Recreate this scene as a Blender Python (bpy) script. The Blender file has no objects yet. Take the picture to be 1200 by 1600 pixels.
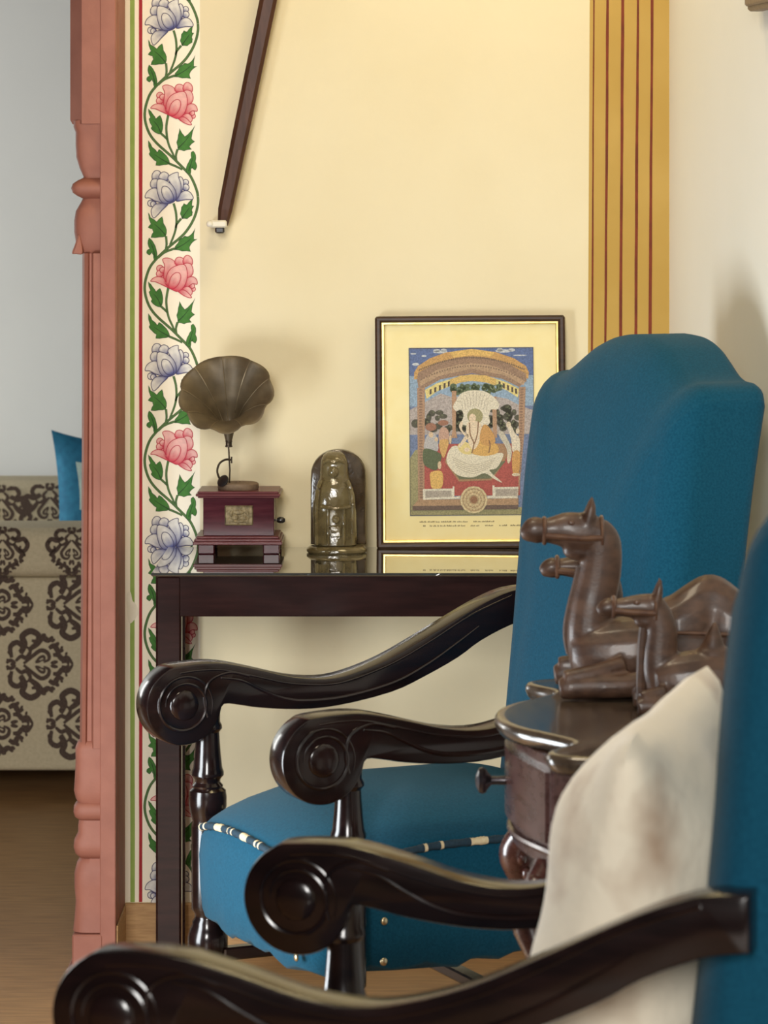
import bpy, bmesh, math, random
from mathutils import Vector, Matrix

# ------------------------------------------------------------------ camera, world, lights, exposure
SC = bpy.context.scene
COL = SC.collection
FPX, HORIZON, EYE = 5000.0, 330.0, 1.45          # focal length in pixels (1200x1600), horizon row, lens height

cam_d = bpy.data.cameras.new('camera')
cam = bpy.data.objects.new('camera', cam_d)
COL.objects.link(cam)
cam.location = (0, 0, EYE)
cam.rotation_euler = (math.radians(90), 0, 0)
cam_d.sensor_fit = 'AUTO'
cam_d.sensor_width = 36.0
cam_d.lens = FPX / 1600 * 36
cam_d.shift_y = -(800 - HORIZON) / 1600
cam_d.clip_start, cam_d.clip_end = 0.1, 60
cam_d.dof.use_dof = True
cam_d.dof.focus_distance = 5.75
cam_d.dof.aperture_fstop = 9.5
SC.camera = cam

SC.view_settings.view_transform = 'Standard'
SC.view_settings.look = 'None'
SC.view_settings.gamma = 1.0
SC.view_settings.use_curve_mapping = False
SC.view_settings.exposure = -0.13

world = bpy.data.worlds.new('world')
SC.world = world
world.use_nodes = True
bg = world.node_tree.nodes['Background']
bg.inputs[0].default_value = (0.93, 0.95, 1.0, 1)
bg.inputs[1].default_value = 0.03


def area(name, loc, target, size, power, color, size_y=None):
    d = bpy.data.lights.new(name, 'AREA')
    d.energy, d.color, d.size = power, color, size
    if size_y:
        d.shape, d.size_y = 'RECTANGLE', size_y
    o = bpy.data.objects.new(name, d)
    COL.objects.link(o)
    o.location = loc
    o.rotation_euler = (Vector(target) - Vector(loc)).to_track_quat('-Z', 'Y').to_euler()
    return o


# added low left lamp and added frontal fill, then window of the room beyond
area('seat_fill_lamp', (-1.1, 4.62, 0.5), (-0.1, 4.95, 0.38), 0.45, 25, (0.90, 0.96, 1.0), 0.7)  # cool lamp added close to the far chair to brighten its seat front
area('frontal_fill_lamp', (-0.8, -3.4, 2.8), (-0.1, 6.0, 0.8), 1.6, 405, (1.0, 0.98, 0.94), 1.8)  # fill added behind the camera to lift the wall foot and under-table area
area('far_room_window_daylight', (-2.9, 8.35, 1.2), (-0.6, 8.9, 0.9), 0.9, 36, (0.99, 1.0, 0.97), 1.2)
# warm ceiling lamps
area('ceiling_lamp_by_back_wall', (0.2, 5.5, 2.85), (0.22, 6.25, 1.2), 0.35, 8.5, (1.0, 0.80, 0.42))
area('ceiling_lamp_over_chairs', (-0.25, 4.0, 2.85), (-0.15, 4.35, 0.0), 0.45, 21, (1.0, 0.84, 0.60))


# ------------------------------------------------------------------ helpers
def lin(c):
    return tuple(((v / 255) / 12.92 if v / 255 <= 0.04045 else ((v / 255 + 0.055) / 1.055) ** 2.4) for v in c) + (1.0,)


def at(px, py, Y):
    """a photograph pixel taken to depth Y (metres in front of the lens)"""
    return Vector(((px - 600) / FPX * Y, Y, EYE - (py - HORIZON) / FPX * Y))


MATS = {}


def mat(name, rgb, rough=0.6, rgb2=None, scale=20.0, stretch=(1, 1, 1), detail=4.0, bump=0.0, bump_scale=None,
        metal=0.0, coat_ior=1.5, coat=0.0, coat_rough=0.12, sheen=0.0, spec=0.5, rough_var=0.0, contrast=(0.35, 0.65), transmission=0.0, ior=1.5, attr=None):
    m = bpy.data.materials.new(name)
    m.use_nodes = True
    nt = m.node_tree
    N, L = nt.nodes, nt.links
    b = N['Principled BSDF']
    b.inputs['Roughness'].default_value = rough
    b.inputs['Metallic'].default_value = metal
    b.inputs['Coat Weight'].default_value = coat
    b.inputs['Coat Roughness'].default_value = coat_rough
    b.inputs['Coat IOR'].default_value = coat_ior
    b.inputs['Sheen Weight'].default_value = sheen
    b.inputs['Specular IOR Level'].default_value = spec
    b.inputs['Transmission Weight'].default_value = transmission
    b.inputs['IOR'].default_value = ior
    tc = N.new('ShaderNodeTexCoord')
    mp = N.new('ShaderNodeMapping')
    mp.inputs['Scale'].default_value = stretch
    L.new(tc.outputs['Object'], mp.inputs['Vector'])
    no = N.new('ShaderNodeTexNoise')
    no.inputs['Scale'].default_value = scale
    no.inputs['Detail'].default_value = detail
    L.new(mp.outputs['Vector'], no.inputs['Vector'])
    rp = N.new('ShaderNodeValToRGB')
    rp.color_ramp.elements[0].position, rp.color_ramp.elements[1].position = contrast
    rp.color_ramp.elements[0].color = lin(rgb)
    rp.color_ramp.elements[1].color = lin(rgb2 or rgb)
    L.new(no.outputs['Fac'], rp.inputs['Fac'])
    col_out = rp.outputs['Color']
    if attr:
        at_ = N.new('ShaderNodeAttribute')
        at_.attribute_name = attr
        mx = N.new('ShaderNodeMix')
        mx.data_type, mx.blend_type = 'RGBA', 'MULTIPLY'
        mx.inputs[0].default_value = 1.0
        L.new(at_.outputs['Color'], mx.inputs[6])
        L.new(rp.outputs['Color'], mx.inputs[7])
        col_out = mx.outputs[2]
    L.new(col_out, b.inputs['Base Color'])
    if rough_var:
        mr = N.new('ShaderNodeMapRange')
        mr.inputs['To Min'].default_value = max(0.02, rough - rough_var)
        mr.inputs['To Max'].default_value = rough + rough_var
        L.new(no.outputs['Fac'], mr.inputs['Value'])
        L.new(mr.outputs['Result'], b.inputs['Roughness'])
    if bump:
        bn = N.new('ShaderNodeTexNoise')
        bn.inputs['Scale'].default_value = bump_scale or scale
        bn.inputs['Detail'].default_value = 3.0
        L.new(mp.outputs['Vector'], bn.inputs['Vector'])
        bp = N.new('ShaderNodeBump')
        bp.inputs['Strength'].default_value = bump
        bp.inputs['Distance'].default_value = 0.004
        L.new(bn.outputs['Fac'], bp.inputs['Height'])
        L.new(bp.outputs['Normal'], b.inputs['Normal'])
    MATS[name] = m
    return m


mat('plaster', (227, 214, 178), 0.85, (231, 219, 185), 3.0, bump=0.08, bump_scale=60, detail=6)
mat('plaster_right', (246, 243, 230), 0.8, (249, 246, 235), 2.0, bump=0.05, bump_scale=50)
mat('plaster_far', (222, 224, 222), 0.85, (228, 230, 228), 2.0, bump=0.05, bump_scale=50)
mat('patch_white', (240, 234, 214), 0.8, (228, 220, 196), 30, bump=0.3, bump_scale=80)
mat('floor_wood', (150, 112, 72), 0.42, (176, 136, 92), 9, (1.2, 10, 1), rough_var=0.08, bump=0.05, detail=6)
mat('skirting_wood', (172, 132, 86), 0.5, (194, 154, 104), 14, (2, 2, 18), detail=6)
mat('pink_paint', (150, 93, 76), 0.62, (163, 104, 86), 14, bump=0.12, bump_scale=70, detail=5)
mat('paint_ground', (247, 239, 218), 0.85, (249, 242, 222), 12, bump=0.06, bump_scale=60)
mat('paint_green_line', (142, 168, 82), 0.8, (152, 178, 92), 30)
mat('paint_red_line', (158, 30, 38), 0.75, (172, 38, 46), 30)
mat('paint_leaf', (58, 112, 46), 0.8, (70, 128, 54), 90)
mat('paint_leaf_dark', (34, 66, 30), 0.8, (42, 76, 36), 90)
mat('paint_vine', (74, 104, 58), 0.8, (86, 118, 66), 60)
mat('paint_petal', (255, 255, 255), 0.8, (240, 240, 240), 120, attr='col')
mat('paint_line_blue', (62, 58, 92), 0.8, (72, 66, 100), 60)
mat('paint_line_pink', (176, 40, 62), 0.8, (190, 50, 72), 60)
mat('paint_yellow', (183, 148, 70), 0.75, (192, 158, 82), 5, bump=0.05, bump_scale=50)
mat('paint_maroon', (104, 38, 14), 0.75, (124, 48, 18), 30)
mat('dark_wood', (18, 9, 9), 0.2, (29, 15, 13), 10, (1, 6, 6), spec=0.4, coat=0.25, rough_var=0.06, detail=6)
mat('console_wood', (30, 15, 14), 0.2, (41, 22, 20), 12, (1, 8, 8), spec=0.22, coat=0.0, detail=6)
mat('console_glass', (56, 56, 53), 0.03, (62, 62, 58), 4, spec=1.0, ior=1.8, coat=1.0, coat_rough=0.015, coat_ior=2.3)
mat('teal_fabric', (15, 69, 92), 0.9, (21, 79, 103), 260, bump=0.25, bump_scale=900, spec=0.08, sheen=0.07, detail=3)
mat('piping_dark', (22, 48, 64), 0.75, (30, 60, 78), 200, bump=0.3, bump_scale=600)
mat('piping_cream', (224, 204, 160), 0.8, (236, 220, 184), 150, bump=0.3, bump_scale=600)
mat('brass_stud', (196, 180, 140), 0.28, (214, 200, 164), 60, metal=1.0)
mat('side_table_wood', (62, 34, 30), 0.28, (80, 47, 41), 16, (6, 1, 6), coat=0.4, detail=6, rough_var=0.08)
mat('side_table_top', (64, 52, 42), 0.24, (78, 66, 54), 12, (8, 1, 6), coat=0.5, rough_var=0.06)
mat('knob_metal', (44, 38, 42), 0.32, (60, 54, 58), 40, metal=0.6, coat=0.3)
mat('painted_panel', (118, 168, 186), 0.5, (206, 196, 104), 60, detail=2, contrast=(0.54, 0.6))
mat('camel_wood', (61, 41, 31), 0.46, (84, 59, 44), 14, (3, 2, 5), coat=0.12, rough_var=0.1, detail=6, bump=0.08, bump_scale=60)
mat('camel_strap', (76, 50, 38), 0.36, (96, 68, 50), 60, coat=0.3)
mat('cream_cloth', (236, 225, 203), 0.9, (172, 142, 116), 9, contrast=(0.54, 0.8), bump=0.9, bump_scale=22, sheen=0.3, detail=3)
mat('cream_cloth_print', (176, 140, 112), 0.9, (204, 180, 150), 26, detail=4)
mat('horn_metal', (84, 72, 54), 0.5, (104, 90, 68), 26, metal=0.3, rough_var=0.1, bump=0.1, bump_scale=90, detail=6)
mat('horn_seam', (126, 112, 88), 0.42, (140, 124, 98), 40, metal=0.6)
mat('iron', (62, 52, 42), 0.42, (84, 72, 58), 40, metal=0.7)
mat('black_paint', (22, 20, 20), 0.35, (34, 30, 30), 40, coat=0.3)
mat('gram_wood', (58, 18, 27), 0.2, (74, 26, 35), 18, (1, 6, 6), spec=0.18, rough_var=0.06, detail=6)
mat('gram_wood_edge', (84, 36, 40), 0.3, (100, 50, 52), 18, (1, 6, 6), spec=0.2)
mat('felt', (112, 92, 72), 0.85, (128, 106, 84), 90, bump=0.2, bump_scale=300)
mat('plaque_brass', (106, 92, 64), 0.5, (138, 122, 88), 120, metal=0.3, bump=0.8, bump_scale=140, detail=5)
mat('resin_glass', (120, 104, 68), 0.14, (150, 134, 94), 30, spec=0.5, coat=0.3, transmission=0.5, rough_var=0.06, bump=0.35, bump_scale=70, detail=4)
mat('resin_dark', (64, 50, 34), 0.18, (84, 68, 48), 40, coat=0.3, transmission=0.2, bump=0.25, bump_scale=60)
mat('frame_wood', (50, 32, 22), 0.4, (66, 44, 30), 30, (1, 1, 6), spec=0.35)
mat('frame_gold', (206, 178, 108), 0.35, (226, 200, 132), 60, metal=0.8)
mat('mat_board', (238, 222, 164), 0.85, (240, 226, 172), 30)
mat('wall_frame_wood', (120, 96, 70), 0.5, (146, 120, 92), 30, (1, 6, 1))
mat('pole_wood', (64, 38, 26), 0.36, (80, 50, 36), 16, (6, 6, 1), spec=0.15, detail=6)
mat('white_plastic', (226, 220, 200), 0.5, (236, 230, 214), 30)
mat('sofa_fabric', (186, 172, 142), 0.9, (196, 182, 152), 120, bump=0.2, bump_scale=500)
mat('damask_ink', (66, 52, 44), 0.9, (88, 70, 60), 40, detail=2)
mat('far_teal', (28, 104, 140), 0.8, (38, 120, 156), 60, bump=0.2, bump_scale=200)
mat('far_silver', (196, 214, 204), 0.55, (168, 196, 190), 28, bump=0.3, bump_scale=60)
mat('sofa_plinth', (40, 32, 28), 0.6, (52, 42, 36), 20)


def link(o, parent=None, label=None, cat=None, group=None, kind=None):
    COL.objects.link(o)
    if parent is not None:
        o.parent = parent
    for k, v in (('label', label), ('category', cat), ('group', group), ('kind', kind)):
        if v:
            o[k] = v
    return o


def empty(name, loc=(0, 0, 0), rz=0.0, **kw):
    o = bpy.data.objects.new(name, None)
    o.empty_display_size = 0.05
    o.location = loc
    o.rotation_euler = (0, 0, rz)
    return link(o, **kw)


class MB:
    """collects shapes; build() links them as ONE mesh object"""

    def __init__(s):
        s.v, s.f, s.m, s.c = [], [], [], []

    def add(s, verts, faces, mi=0, cols=None):
        o = len(s.v)
        s.v += [tuple(p) for p in verts]
        s.f += [tuple(i + o for i in f) for f in faces]
        s.m += [mi] * len(faces)
        s.c += cols if cols else [(1, 1, 1, 1)] * len(verts)
        return s

    def rings(s, rings, closed=True, cap0=True, cap1=True, mi=0, cols=None, loop=False):
        n = len(rings[0])
        vs = [p for r in rings for p in r]
        fs = []
        R = len(rings)
        for i in range(R if loop else R - 1):
            i2 = (i + 1) % R
            for j in range(n if closed else n - 1):
                k = (j + 1) % n
                fs.append((i * n + j, i * n + k, i2 * n + k, i2 * n + j))
        if cap0 and not loop:
            fs.append(tuple(range(n - 1, -1, -1)))
        if cap1 and not loop:
            fs.append(tuple((R - 1) * n + j for j in range(n)))
        return s.add(vs, fs, mi, cols)

    def box(s, lo, hi, bev=0.0, mi=0):
        (x0, y0, z0), (x1, y1, z1) = lo, hi
        b = min(bev, (x1 - x0) * .49, (y1 - y0) * .49, (z1 - z0) * .49)
        if b <= 0:
            v = [(x0, y0, z0), (x1, y0, z0), (x1, y1, z0), (x0, y1, z0), (x0, y0, z1), (x1, y0, z1), (x1, y1, z1), (x0, y1, z1)]
            return s.add(v, [(3, 2, 1, 0), (4, 5, 6, 7), (0, 1, 5, 4), (1, 2, 6, 5), (2, 3, 7, 6), (3, 0, 4, 7)], mi)

        def ring(z, i):
            return [(x0 + i + b, y0 + i, z), (x1 - i - b, y0 + i, z), (x1 - i, y0 + i + b, z), (x1 - i, y1 - i - b, z),
                    (x1 - i - b, y1 - i, z), (x0 + i + b, y1 - i, z), (x0 + i, y1 - i - b, z), (x0 + i, y0 + i + b, z)]
        return s.rings([ring(z0, b * .8), ring(z0 + b, 0), ring(z1 - b, 0), ring(z1, b * .8)], mi=mi)

    def lathe(s, prof, c=(0, 0, 0), n=24, axis='z', mi=0, p=2.0):
        rs = []
        for r, h in prof:
            ring = []
            for j in range(n):
                a = 2 * math.pi * j / n
                ca, sa = math.cos(a), math.sin(a)
                k = r if p == 2 else r / (abs(ca) ** p + abs(sa) ** p) ** (1 / p)
                q = (k * ca, k * sa, h)
                if axis == 'x':
                    q = (h, k * ca, k * sa)
                if axis == 'y':
                    q = (k * sa, h, k * ca)
                ring.append((q[0] + c[0], q[1] + c[1], q[2] + c[2]))
            rs.append(ring)
        return s.rings(rs, mi=mi)

    def tube(s, pts, r, n=10, mi=0, closed=False, flat=1.0, caps=True, up=(0, 0, 1)):
        pts = [Vector(p) for p in pts]
        m = len(pts)
        rs = []
        for i, p in enumerate(pts):
            if closed:
                t = pts[(i + 1) % m] - pts[i - 1]
            else:
                t = pts[min(i + 1, m - 1)] - pts[max(i - 1, 0)]
            t.normalize()
            u = Vector(up)
            if abs(t.dot(u)) > 0.95:
                u = Vector((1, 0, 0)) if abs(t.x) < 0.9 else Vector((0, 1, 0))
            a = t.cross(u).normalized()
            b = a.cross(t).normalized()
            rr = r[i] if isinstance(r, (list, tuple)) else r
            rs.append([p + a * (rr * flat * math.cos(2 * math.pi * j / n)) + b * (rr * math.sin(2 * math.pi * j / n)) for j in range(n)])
        return s.rings(rs, loop=closed, cap0=caps, cap1=caps, mi=mi)

    def ball(s, c, r, n=14, m=9, mi=0):
        r = (r, r, r) if not isinstance(r, (list, tuple)) else r
        rs = []
        for i in range(m + 1):
            a = math.pi * (i + .02) / (m + .04) - math.pi / 2
            rs.append([(c[0] + r[0] * math.cos(a) * math.cos(2 * math.pi * j / n), c[1] + r[1] * math.cos(a) * math.sin(2 * math.pi * j / n), c[2] + r[2] * math.sin(a)) for j in range(n)])
        return s.rings(rs, mi=mi)

    weld = 0.0

    def data(s, name, mats, smooth=True, sharp=35):
        me = bpy.data.meshes.new(name)
        me.from_pydata(s.v, [], s.f)
        for m in (mats if isinstance(mats, (list, tuple)) else [mats]):
            me.materials.append(MATS[m])
        me.polygons.foreach_set('material_index', s.m)
        ca = me.color_attributes.new('col', 'FLOAT_COLOR', 'POINT')
        flat = [x for c in s.c for x in c]
        ca.data.foreach_set('color', flat)
        bm = bmesh.new()
        bm.from_mesh(me)
        if s.weld:
            bmesh.ops.remove_doubles(bm, verts=bm.verts, dist=s.weld)
        bmesh.ops.recalc_face_normals(bm, faces=bm.faces)
        bm.to_mesh(me)
        bm.free()
        if smooth:
            me.shade_smooth()
            me.set_sharp_from_angle(angle=math.radians(sharp))
        me.update()
        return me

    def build(s, name, mats, parent=None, smooth=True, sharp=35, loc=None, **kw):
        o = bpy.data.objects.new(name, s.data(name, mats, smooth, sharp))
        if loc is not None:
            o.location = loc
        return link(o, parent, **kw)


def spline(pts, n=8, closed=False):
    """Catmull-Rom through 2-D or 3-D points"""
    P = [Vector(p) for p in pts]
    m = len(P)
    out = []
    for i in range(m if closed else m - 1):
        if closed:
            p0, p1, p2, p3 = P[i - 1], P[i], P[(i + 1) % m], P[(i + 2) % m]
        else:
            p0, p1, p2, p3 = P[max(i - 1, 0)], P[i], P[i + 1], P[min(i + 2, m - 1)]
        for k in range(n):
            t = k / n
            out.append(0.5 * ((2 * p1) + (p2 - p0) * t + (2 * p0 - 5 * p1 + 4 * p2 - p3) * t * t + (3 * p1 - p0 - 3 * p2 + p3) * t ** 3))
    if not closed:
        out.append(P[-1].copy())
    return out


def inset(poly, d):
    """offset a closed 2-D outline inward (d > 0) along its vertex normals"""
    n = len(poly)
    A = sum(poly[i][0] * poly[(i + 1) % n][1] - poly[(i + 1) % n][0] * poly[i][1] for i in range(n))
    sg = 1 if A > 0 else -1
    out = []
    for i in range(n):
        a, b, c = Vector(poly[i - 1][:2]), Vector(poly[i][:2]), Vector(poly[(i + 1) % n][:2])
        e1, e2 = (b - a), (c - b)
        if e1.length < 1e-9 or e2.length < 1e-9:
            out.append(b)
            continue
        e1.normalize()
        e2.normalize()
        nn = Vector((-e1.y, e1.x)) + Vector((-e2.y, e2.x))
        if nn.length < 1e-6:
            nn = Vector((-e1.y, e1.x))
        nn.normalize()
        k = max(0.5, nn.dot(Vector((-e1.y, e1.x))))
        out.append(b + nn * (sg * d / k))
    return out


def slab(mb, poly, t0, t1, bev, put, mi=0):
    """extrude a 2-D outline between t0 and t1 with rounded rims; put(a, b, t) -> 3-D point"""
    rs = []
    for t, d in ((t0, bev), (t0 + .3 * bev, .3 * bev), (t0 + bev, 0), (t1 - bev, 0), (t1 - .3 * bev, .3 * bev), (t1, bev)):
        rs.append([put(p[0], p[1], t) for p in (inset(poly, d) if d else [Vector(q[:2]) for q in poly])])
    mb.rings(rs, mi=mi)
    return mb


def cap_grid(mb, poly, put, mi=0, steps=(1, .75, .5, .25), colf=None):
    """fill a star-shaped outline with concentric rings"""
    n = len(poly)
    c = sum((Vector(p[:2]) for p in poly), Vector((0, 0))) / n
    vs, cs = [], []
    for s_ in steps:
        for p in poly:
            q = c + (Vector(p[:2]) - c) * s_
            vs.append(put(q.x, q.y))
            cs.append(colf(q.x, q.y, s_) if colf else (1, 1, 1, 1))
    vs.append(put(c.x, c.y))
    cs.append(colf(c.x, c.y, 0) if colf else (1, 1, 1, 1))
    fs = []
    for i in range(len(steps) - 1):
        for j in range(n):
            k = (j + 1) % n
            fs.append((i * n + j, i * n + k, (i + 1) * n + k, (i + 1) * n + j))
    b = (len(steps) - 1) * n
    for j in range(n):
        fs.append((b + j, b + (j + 1) % n, len(vs) - 1))
    mb.add(vs, fs, mi, cs)
    return mb


def copy_tree(o, parent=None):
    c = o.copy()
    COL.objects.link(c)
    c.parent = parent
    for ch in list(o.children):
        copy_tree(ch, c)
    return c

# ------------------------------------------------------------------ the room
YW = 6.282                      # face of the back wall
XJ = -0.5085                    # left end of the back wall, right face of the pillar's jamb
XC = 0.5603                     # corner with the right wall


def wall_x(Y):                  # the right wall runs a little out of square
    return XC + 0.058 * (YW - Y)


MB().box((-4.2, 0.6, -0.06), (1.6, 9.3, 0.0)).build('floor', 'floor_wood', kind='structure', smooth=False,
                                                     label='tan wooden floor showing under the chairs and left of the pillar', cat='floor')
wall_back = MB().box((XJ, YW, 0), (XC + 0.2, YW + 0.2, 3.0)).build('wall_back', 'plaster', kind='structure', smooth=False,
                                                                label='cream plaster wall behind the console table', cat='wall')
mb = MB()
y0, y1 = 0.8, YW + 0.2
mb.add([(wall_x(y0), y0, 0), (wall_x(y1), y1, 0), (wall_x(y1) + .2, y1, 0), (wall_x(y0) + .2, y0, 0),
        (wall_x(y0), y0, 3), (wall_x(y1), y1, 3), (wall_x(y1) + .2, y1, 3), (wall_x(y0) + .2, y0, 3)],
       [(3, 2, 1, 0), (4, 5, 6, 7), (0, 1, 5, 4), (1, 2, 6, 5), (2, 3, 7, 6), (3, 0, 4, 7)])
wall_right = mb.build('wall_right', 'plaster_right', kind='structure', smooth=False, label='pale plaster wall on the right behind the chairs', cat='wall')
MB().box((-4.2, 9.05, 0), (1.4, 9.25, 3.0)).build('wall_far', 'plaster_far', kind='structure', smooth=False,
                                                  label='grey white wall of the room beyond the pink pillar', cat='wall')
# wooden skirting along the wall and round the jamb
mb = MB()
mb.box((XJ, YW - .014, 0), (XC, YW, 0.093), .002)
mb.box((XJ, 6.078, 0), (XJ + .003, YW - .014, 0.093), .001)
mb.build('baseboard_back', 'skirting_wood', kind='structure', smooth=False, label='light wooden skirting board below the painted border', cat='skirting')

# --- painted decoration of the back wall (flat paint, a fraction of a millimetre proud)


def wp(px, py, lift):           # a point of the wall's face
    v = at(px, py, YW)
    return (v.x, YW - lift, v.z)


border = MB()
ztop, zbot = 3.0, 0.094


def wx(px):
    return (px - 600) / FPX * YW


random.seed(4)


def stripe(mb, pl, pr, lift, mi=0, wob=0.0, zt=2.99, zb=zbot, lean=0.0, n=40):
    """vertical band painted between two pixel columns (lean: columns per metre of height)"""
    vs, fs = [], []
    a = b = 0.0
    for i in range(n + 1):
        z = zb + (zt - zb) * i / n
        a, b = a * .7 + random.uniform(-wob, wob), b * .7 + random.uniform(-wob, wob)
        k = lean * (z - 1.45)
        vs += [(wx(pl + k + a), YW - lift, z), (wx(pr + k + b), YW - lift, z)]
        if i:
            o = 2 * i
            fs.append((o - 2, o - 1, o + 1, o))
    mb.add(vs, fs, mi)


mb = MB()
stripe(mb, 195.5, 312.5, .0003)
border = mb.build('painted_border', 'paint_ground', wall_back, smooth=False)
mb = MB()
stripe(mb, 203.5, 210.5, .0006, wob=.25)
mb.build('green_line', 'paint_green_line', border, smooth=False)
mb = MB()
stripe(mb, 217.0, 222.6, .0006, wob=.25)
mb.build('red_line', 'paint_red_line', border, smooth=False)
# knocked plaster beside the table
mb = MB()
cap_grid(mb, spline([(198, 930), (204, 925), (207, 938), (213, 945), (216, 958), (210, 968), (203, 974), (199, 962)], 4, True), lambda a, b: wp(a, b, .0010))
mb.build('plaster_patch', 'patch_white', border)

# --- floral scroll: outlines given on the wall in photograph pixels, repeated every 270.2 rows
def S2(pts):
    return [(220 + x / 8, y / 8) for x, y in pts]


def S3(pts):
    return [(220 + x / 8, 190 + y / 8) for x, y in pts]


def circ(x, y, r):
    return [(x + r * math.cos(a * math.pi / 4), y + r * math.sin(a * math.pi / 4)) for a in range(8)]


LEAVES = [S2(p) for p in (
    [(660, 300), (600, 370), (575, 402), (540, 385), (510, 430), (495, 510), (515, 570), (580, 572), (640, 530), (645, 490), (635, 465), (660, 415), (635, 410)],
    [(95, 500), (120, 560), (200, 615), (265, 550), (280, 630), (320, 710), (310, 790), (230, 800), (130, 805), (160, 740), (150, 700), (95, 680), (130, 640)],
    [(680, 690), (650, 750), (590, 800), (550, 790), (490, 830), (430, 920), (420, 960), (520, 975), (620, 980), (605, 930), (640, 870), (700, 830), (660, 830)],
    [(105, 815), (150, 860), (195, 970), (200, 1060), (170, 1090), (160, 1030), (140, 985), (110, 1025), (75, 1000), (80, 970), (115, 950), (90, 880)])] + [S3(p) for p in (
    [(95, -155), (150, -90), (190, -30), (240, -75), (270, 10), (272, 90), (250, 155), (190, 140), (130, 85), (145, 60), (105, -30), (125, -50)],
    [(680, 45), (620, 130), (550, 190), (485, 90), (470, 170), (450, 260), (465, 350), (540, 365), (630, 345), (605, 310), (670, 250), (630, 215)],
    [(95, 240), (140, 320), (210, 390), (230, 350), (290, 400), (340, 460), (360, 525), (280, 540), (190, 545), (200, 500), (140, 450), (105, 405), (120, 380)],
    [(655, 370), (685, 420), (680, 500), (700, 560), (680, 605), (645, 580), (655, 550), (625, 590), (620, 650), (575, 640), (570, 580), (600, 510), (635, 450), (630, 390)])]
RIBS = [S2([(515, 565), (610, 430)]), S2([(310, 780), (240, 700), (170, 640)]), S2([(430, 950), (540, 890), (630, 820)]), S2([(180, 1060), (150, 930), (115, 860)]),
        S3([(250, 140), (215, 60), (160, -10)]), S3([(470, 330), (550, 250), (610, 170)]), S3([(360, 525), (260, 470), (170, 410)]), S3([(600, 620), (630, 520), (660, 430)])]
STEMS = [S2([(410, 380), (440, 500), (445, 640), (420, 760), (365, 900)]), S2([(505, 570), (450, 640), (435, 690)]), S2([(315, 790), (322, 890), (310, 965)]), S2([(425, 945), (350, 970), (280, 1005), (220, 1060)]),
         S3([(345, -90), (320, 50), (325, 170), (350, 290), (400, 400), (425, 470)]), S3([(255, 150), (310, 200), (330, 225)]), S3([(460, 345), (440, 420), (445, 485)]), S3([(355, 525), (440, 560), (520, 600)])]
VINE = S2([(714, 296), (715, 380), (690, 500), (640, 620), (560, 740), (480, 820), (400, 885), (330, 945), (260, 1010), (190, 1080), (120, 1170), (75, 1280), (50, 1400), (55, 1510)]) + \
    S3([(88, 105), (140, 200), (220, 290), (310, 370), (400, 450), (480, 530), (560, 610), (620, 680), (670, 780), (705, 880), (714, 936)])
BLUE = [circ(560, 775, 36), circ(562, 838, 40), circ(128, 1035, 40), circ(160, 1045, 34),
        [(150, 740), (145, 680), (180, 632), (230, 635), (250, 670), (240, 730), (200, 765)],
        [(230, 720), (245, 668), (290, 645), (340, 670), (348, 720), (300, 775)],
        [(205, 850), (140, 840), (122, 790), (150, 738), (210, 738), (225, 800)],
        [(480, 720), (520, 725), (532, 800), (515, 880), (480, 900)],
        [(340, 725), (375, 680), (460, 650), (468, 700), (500, 800), (498, 900), (470, 990), (425, 990), (430, 900), (390, 810)],
        [(505, 905), (560, 880), (620, 905), (652, 980), (560, 988), (450, 1008), (480, 945)],
        [(58, 962), (80, 895), (150, 850), (212, 862), (225, 950), (270, 1010), (330, 1050), (190, 1008), (110, 966)],
        [(157, 1215), (132, 1130), (170, 1060), (235, 1040), (340, 1040), (260, 1125), (205, 1185)],
        [(218, 738), (300, 748), (380, 800), (432, 880), (442, 970), (400, 1022), (312, 1040), (248, 1000), (212, 900), (203, 810)],
        [(280, 828), (340, 838), (392, 910), (412, 985), (370, 1018), (318, 1000), (280, 950), (262, 880)]]
PINK = [circ(240, 1195, 40), circ(238, 1262, 42), circ(275, 1215, 36), circ(655, 1452, 26), circ(640, 1412, 30),
        [(275, 1082), (330, 1065), (400, 1090), (442, 1150), (400, 1185), (345, 1260), (335, 1350), (285, 1335), (292, 1230), (298, 1150)],
        [(428, 1130), (440, 1075), (480, 1055), (530, 1075), (542, 1140), (480, 1160)],
        [(528, 1105), (550, 1048), (590, 1033), (637, 1070), (642, 1140), (600, 1150), (550, 1150)],
        [(540, 1140), (620, 1138), (652, 1210), (642, 1270), (600, 1308), (560, 1325), (548, 1230)],
        [(128, 1352), (160, 1315), (220, 1298), (290, 1320), (312, 1390), (345, 1432), (250, 1388), (180, 1357)],
        [(572, 1330), (640, 1298), (692, 1330), (702, 1388), (650, 1382), (600, 1412), (555, 1440)],
        [(500, 1475), (570, 1420), (620, 1440), (642, 1490), (612, 1525)],
        [(470, 1480), (520, 1460), (580, 1490), (632, 1557), (555, 1540)],
        [(345, 1425), (318, 1330), (350, 1230), (420, 1172), (540, 1148), (577, 1230), (572, 1340), (530, 1430), (460, 1480), (395, 1458)],
        [(350, 1412), (375, 1310), (430, 1253), (482, 1255), (497, 1310), (470, 1390), (420, 1440), (370, 1442)]]


def lerp3(a, b, t):
    t = max(0, min(1, t))
    return tuple(a[i] + (b[i] - a[i]) * t for i in range(3)) + (1.0,)


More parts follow.
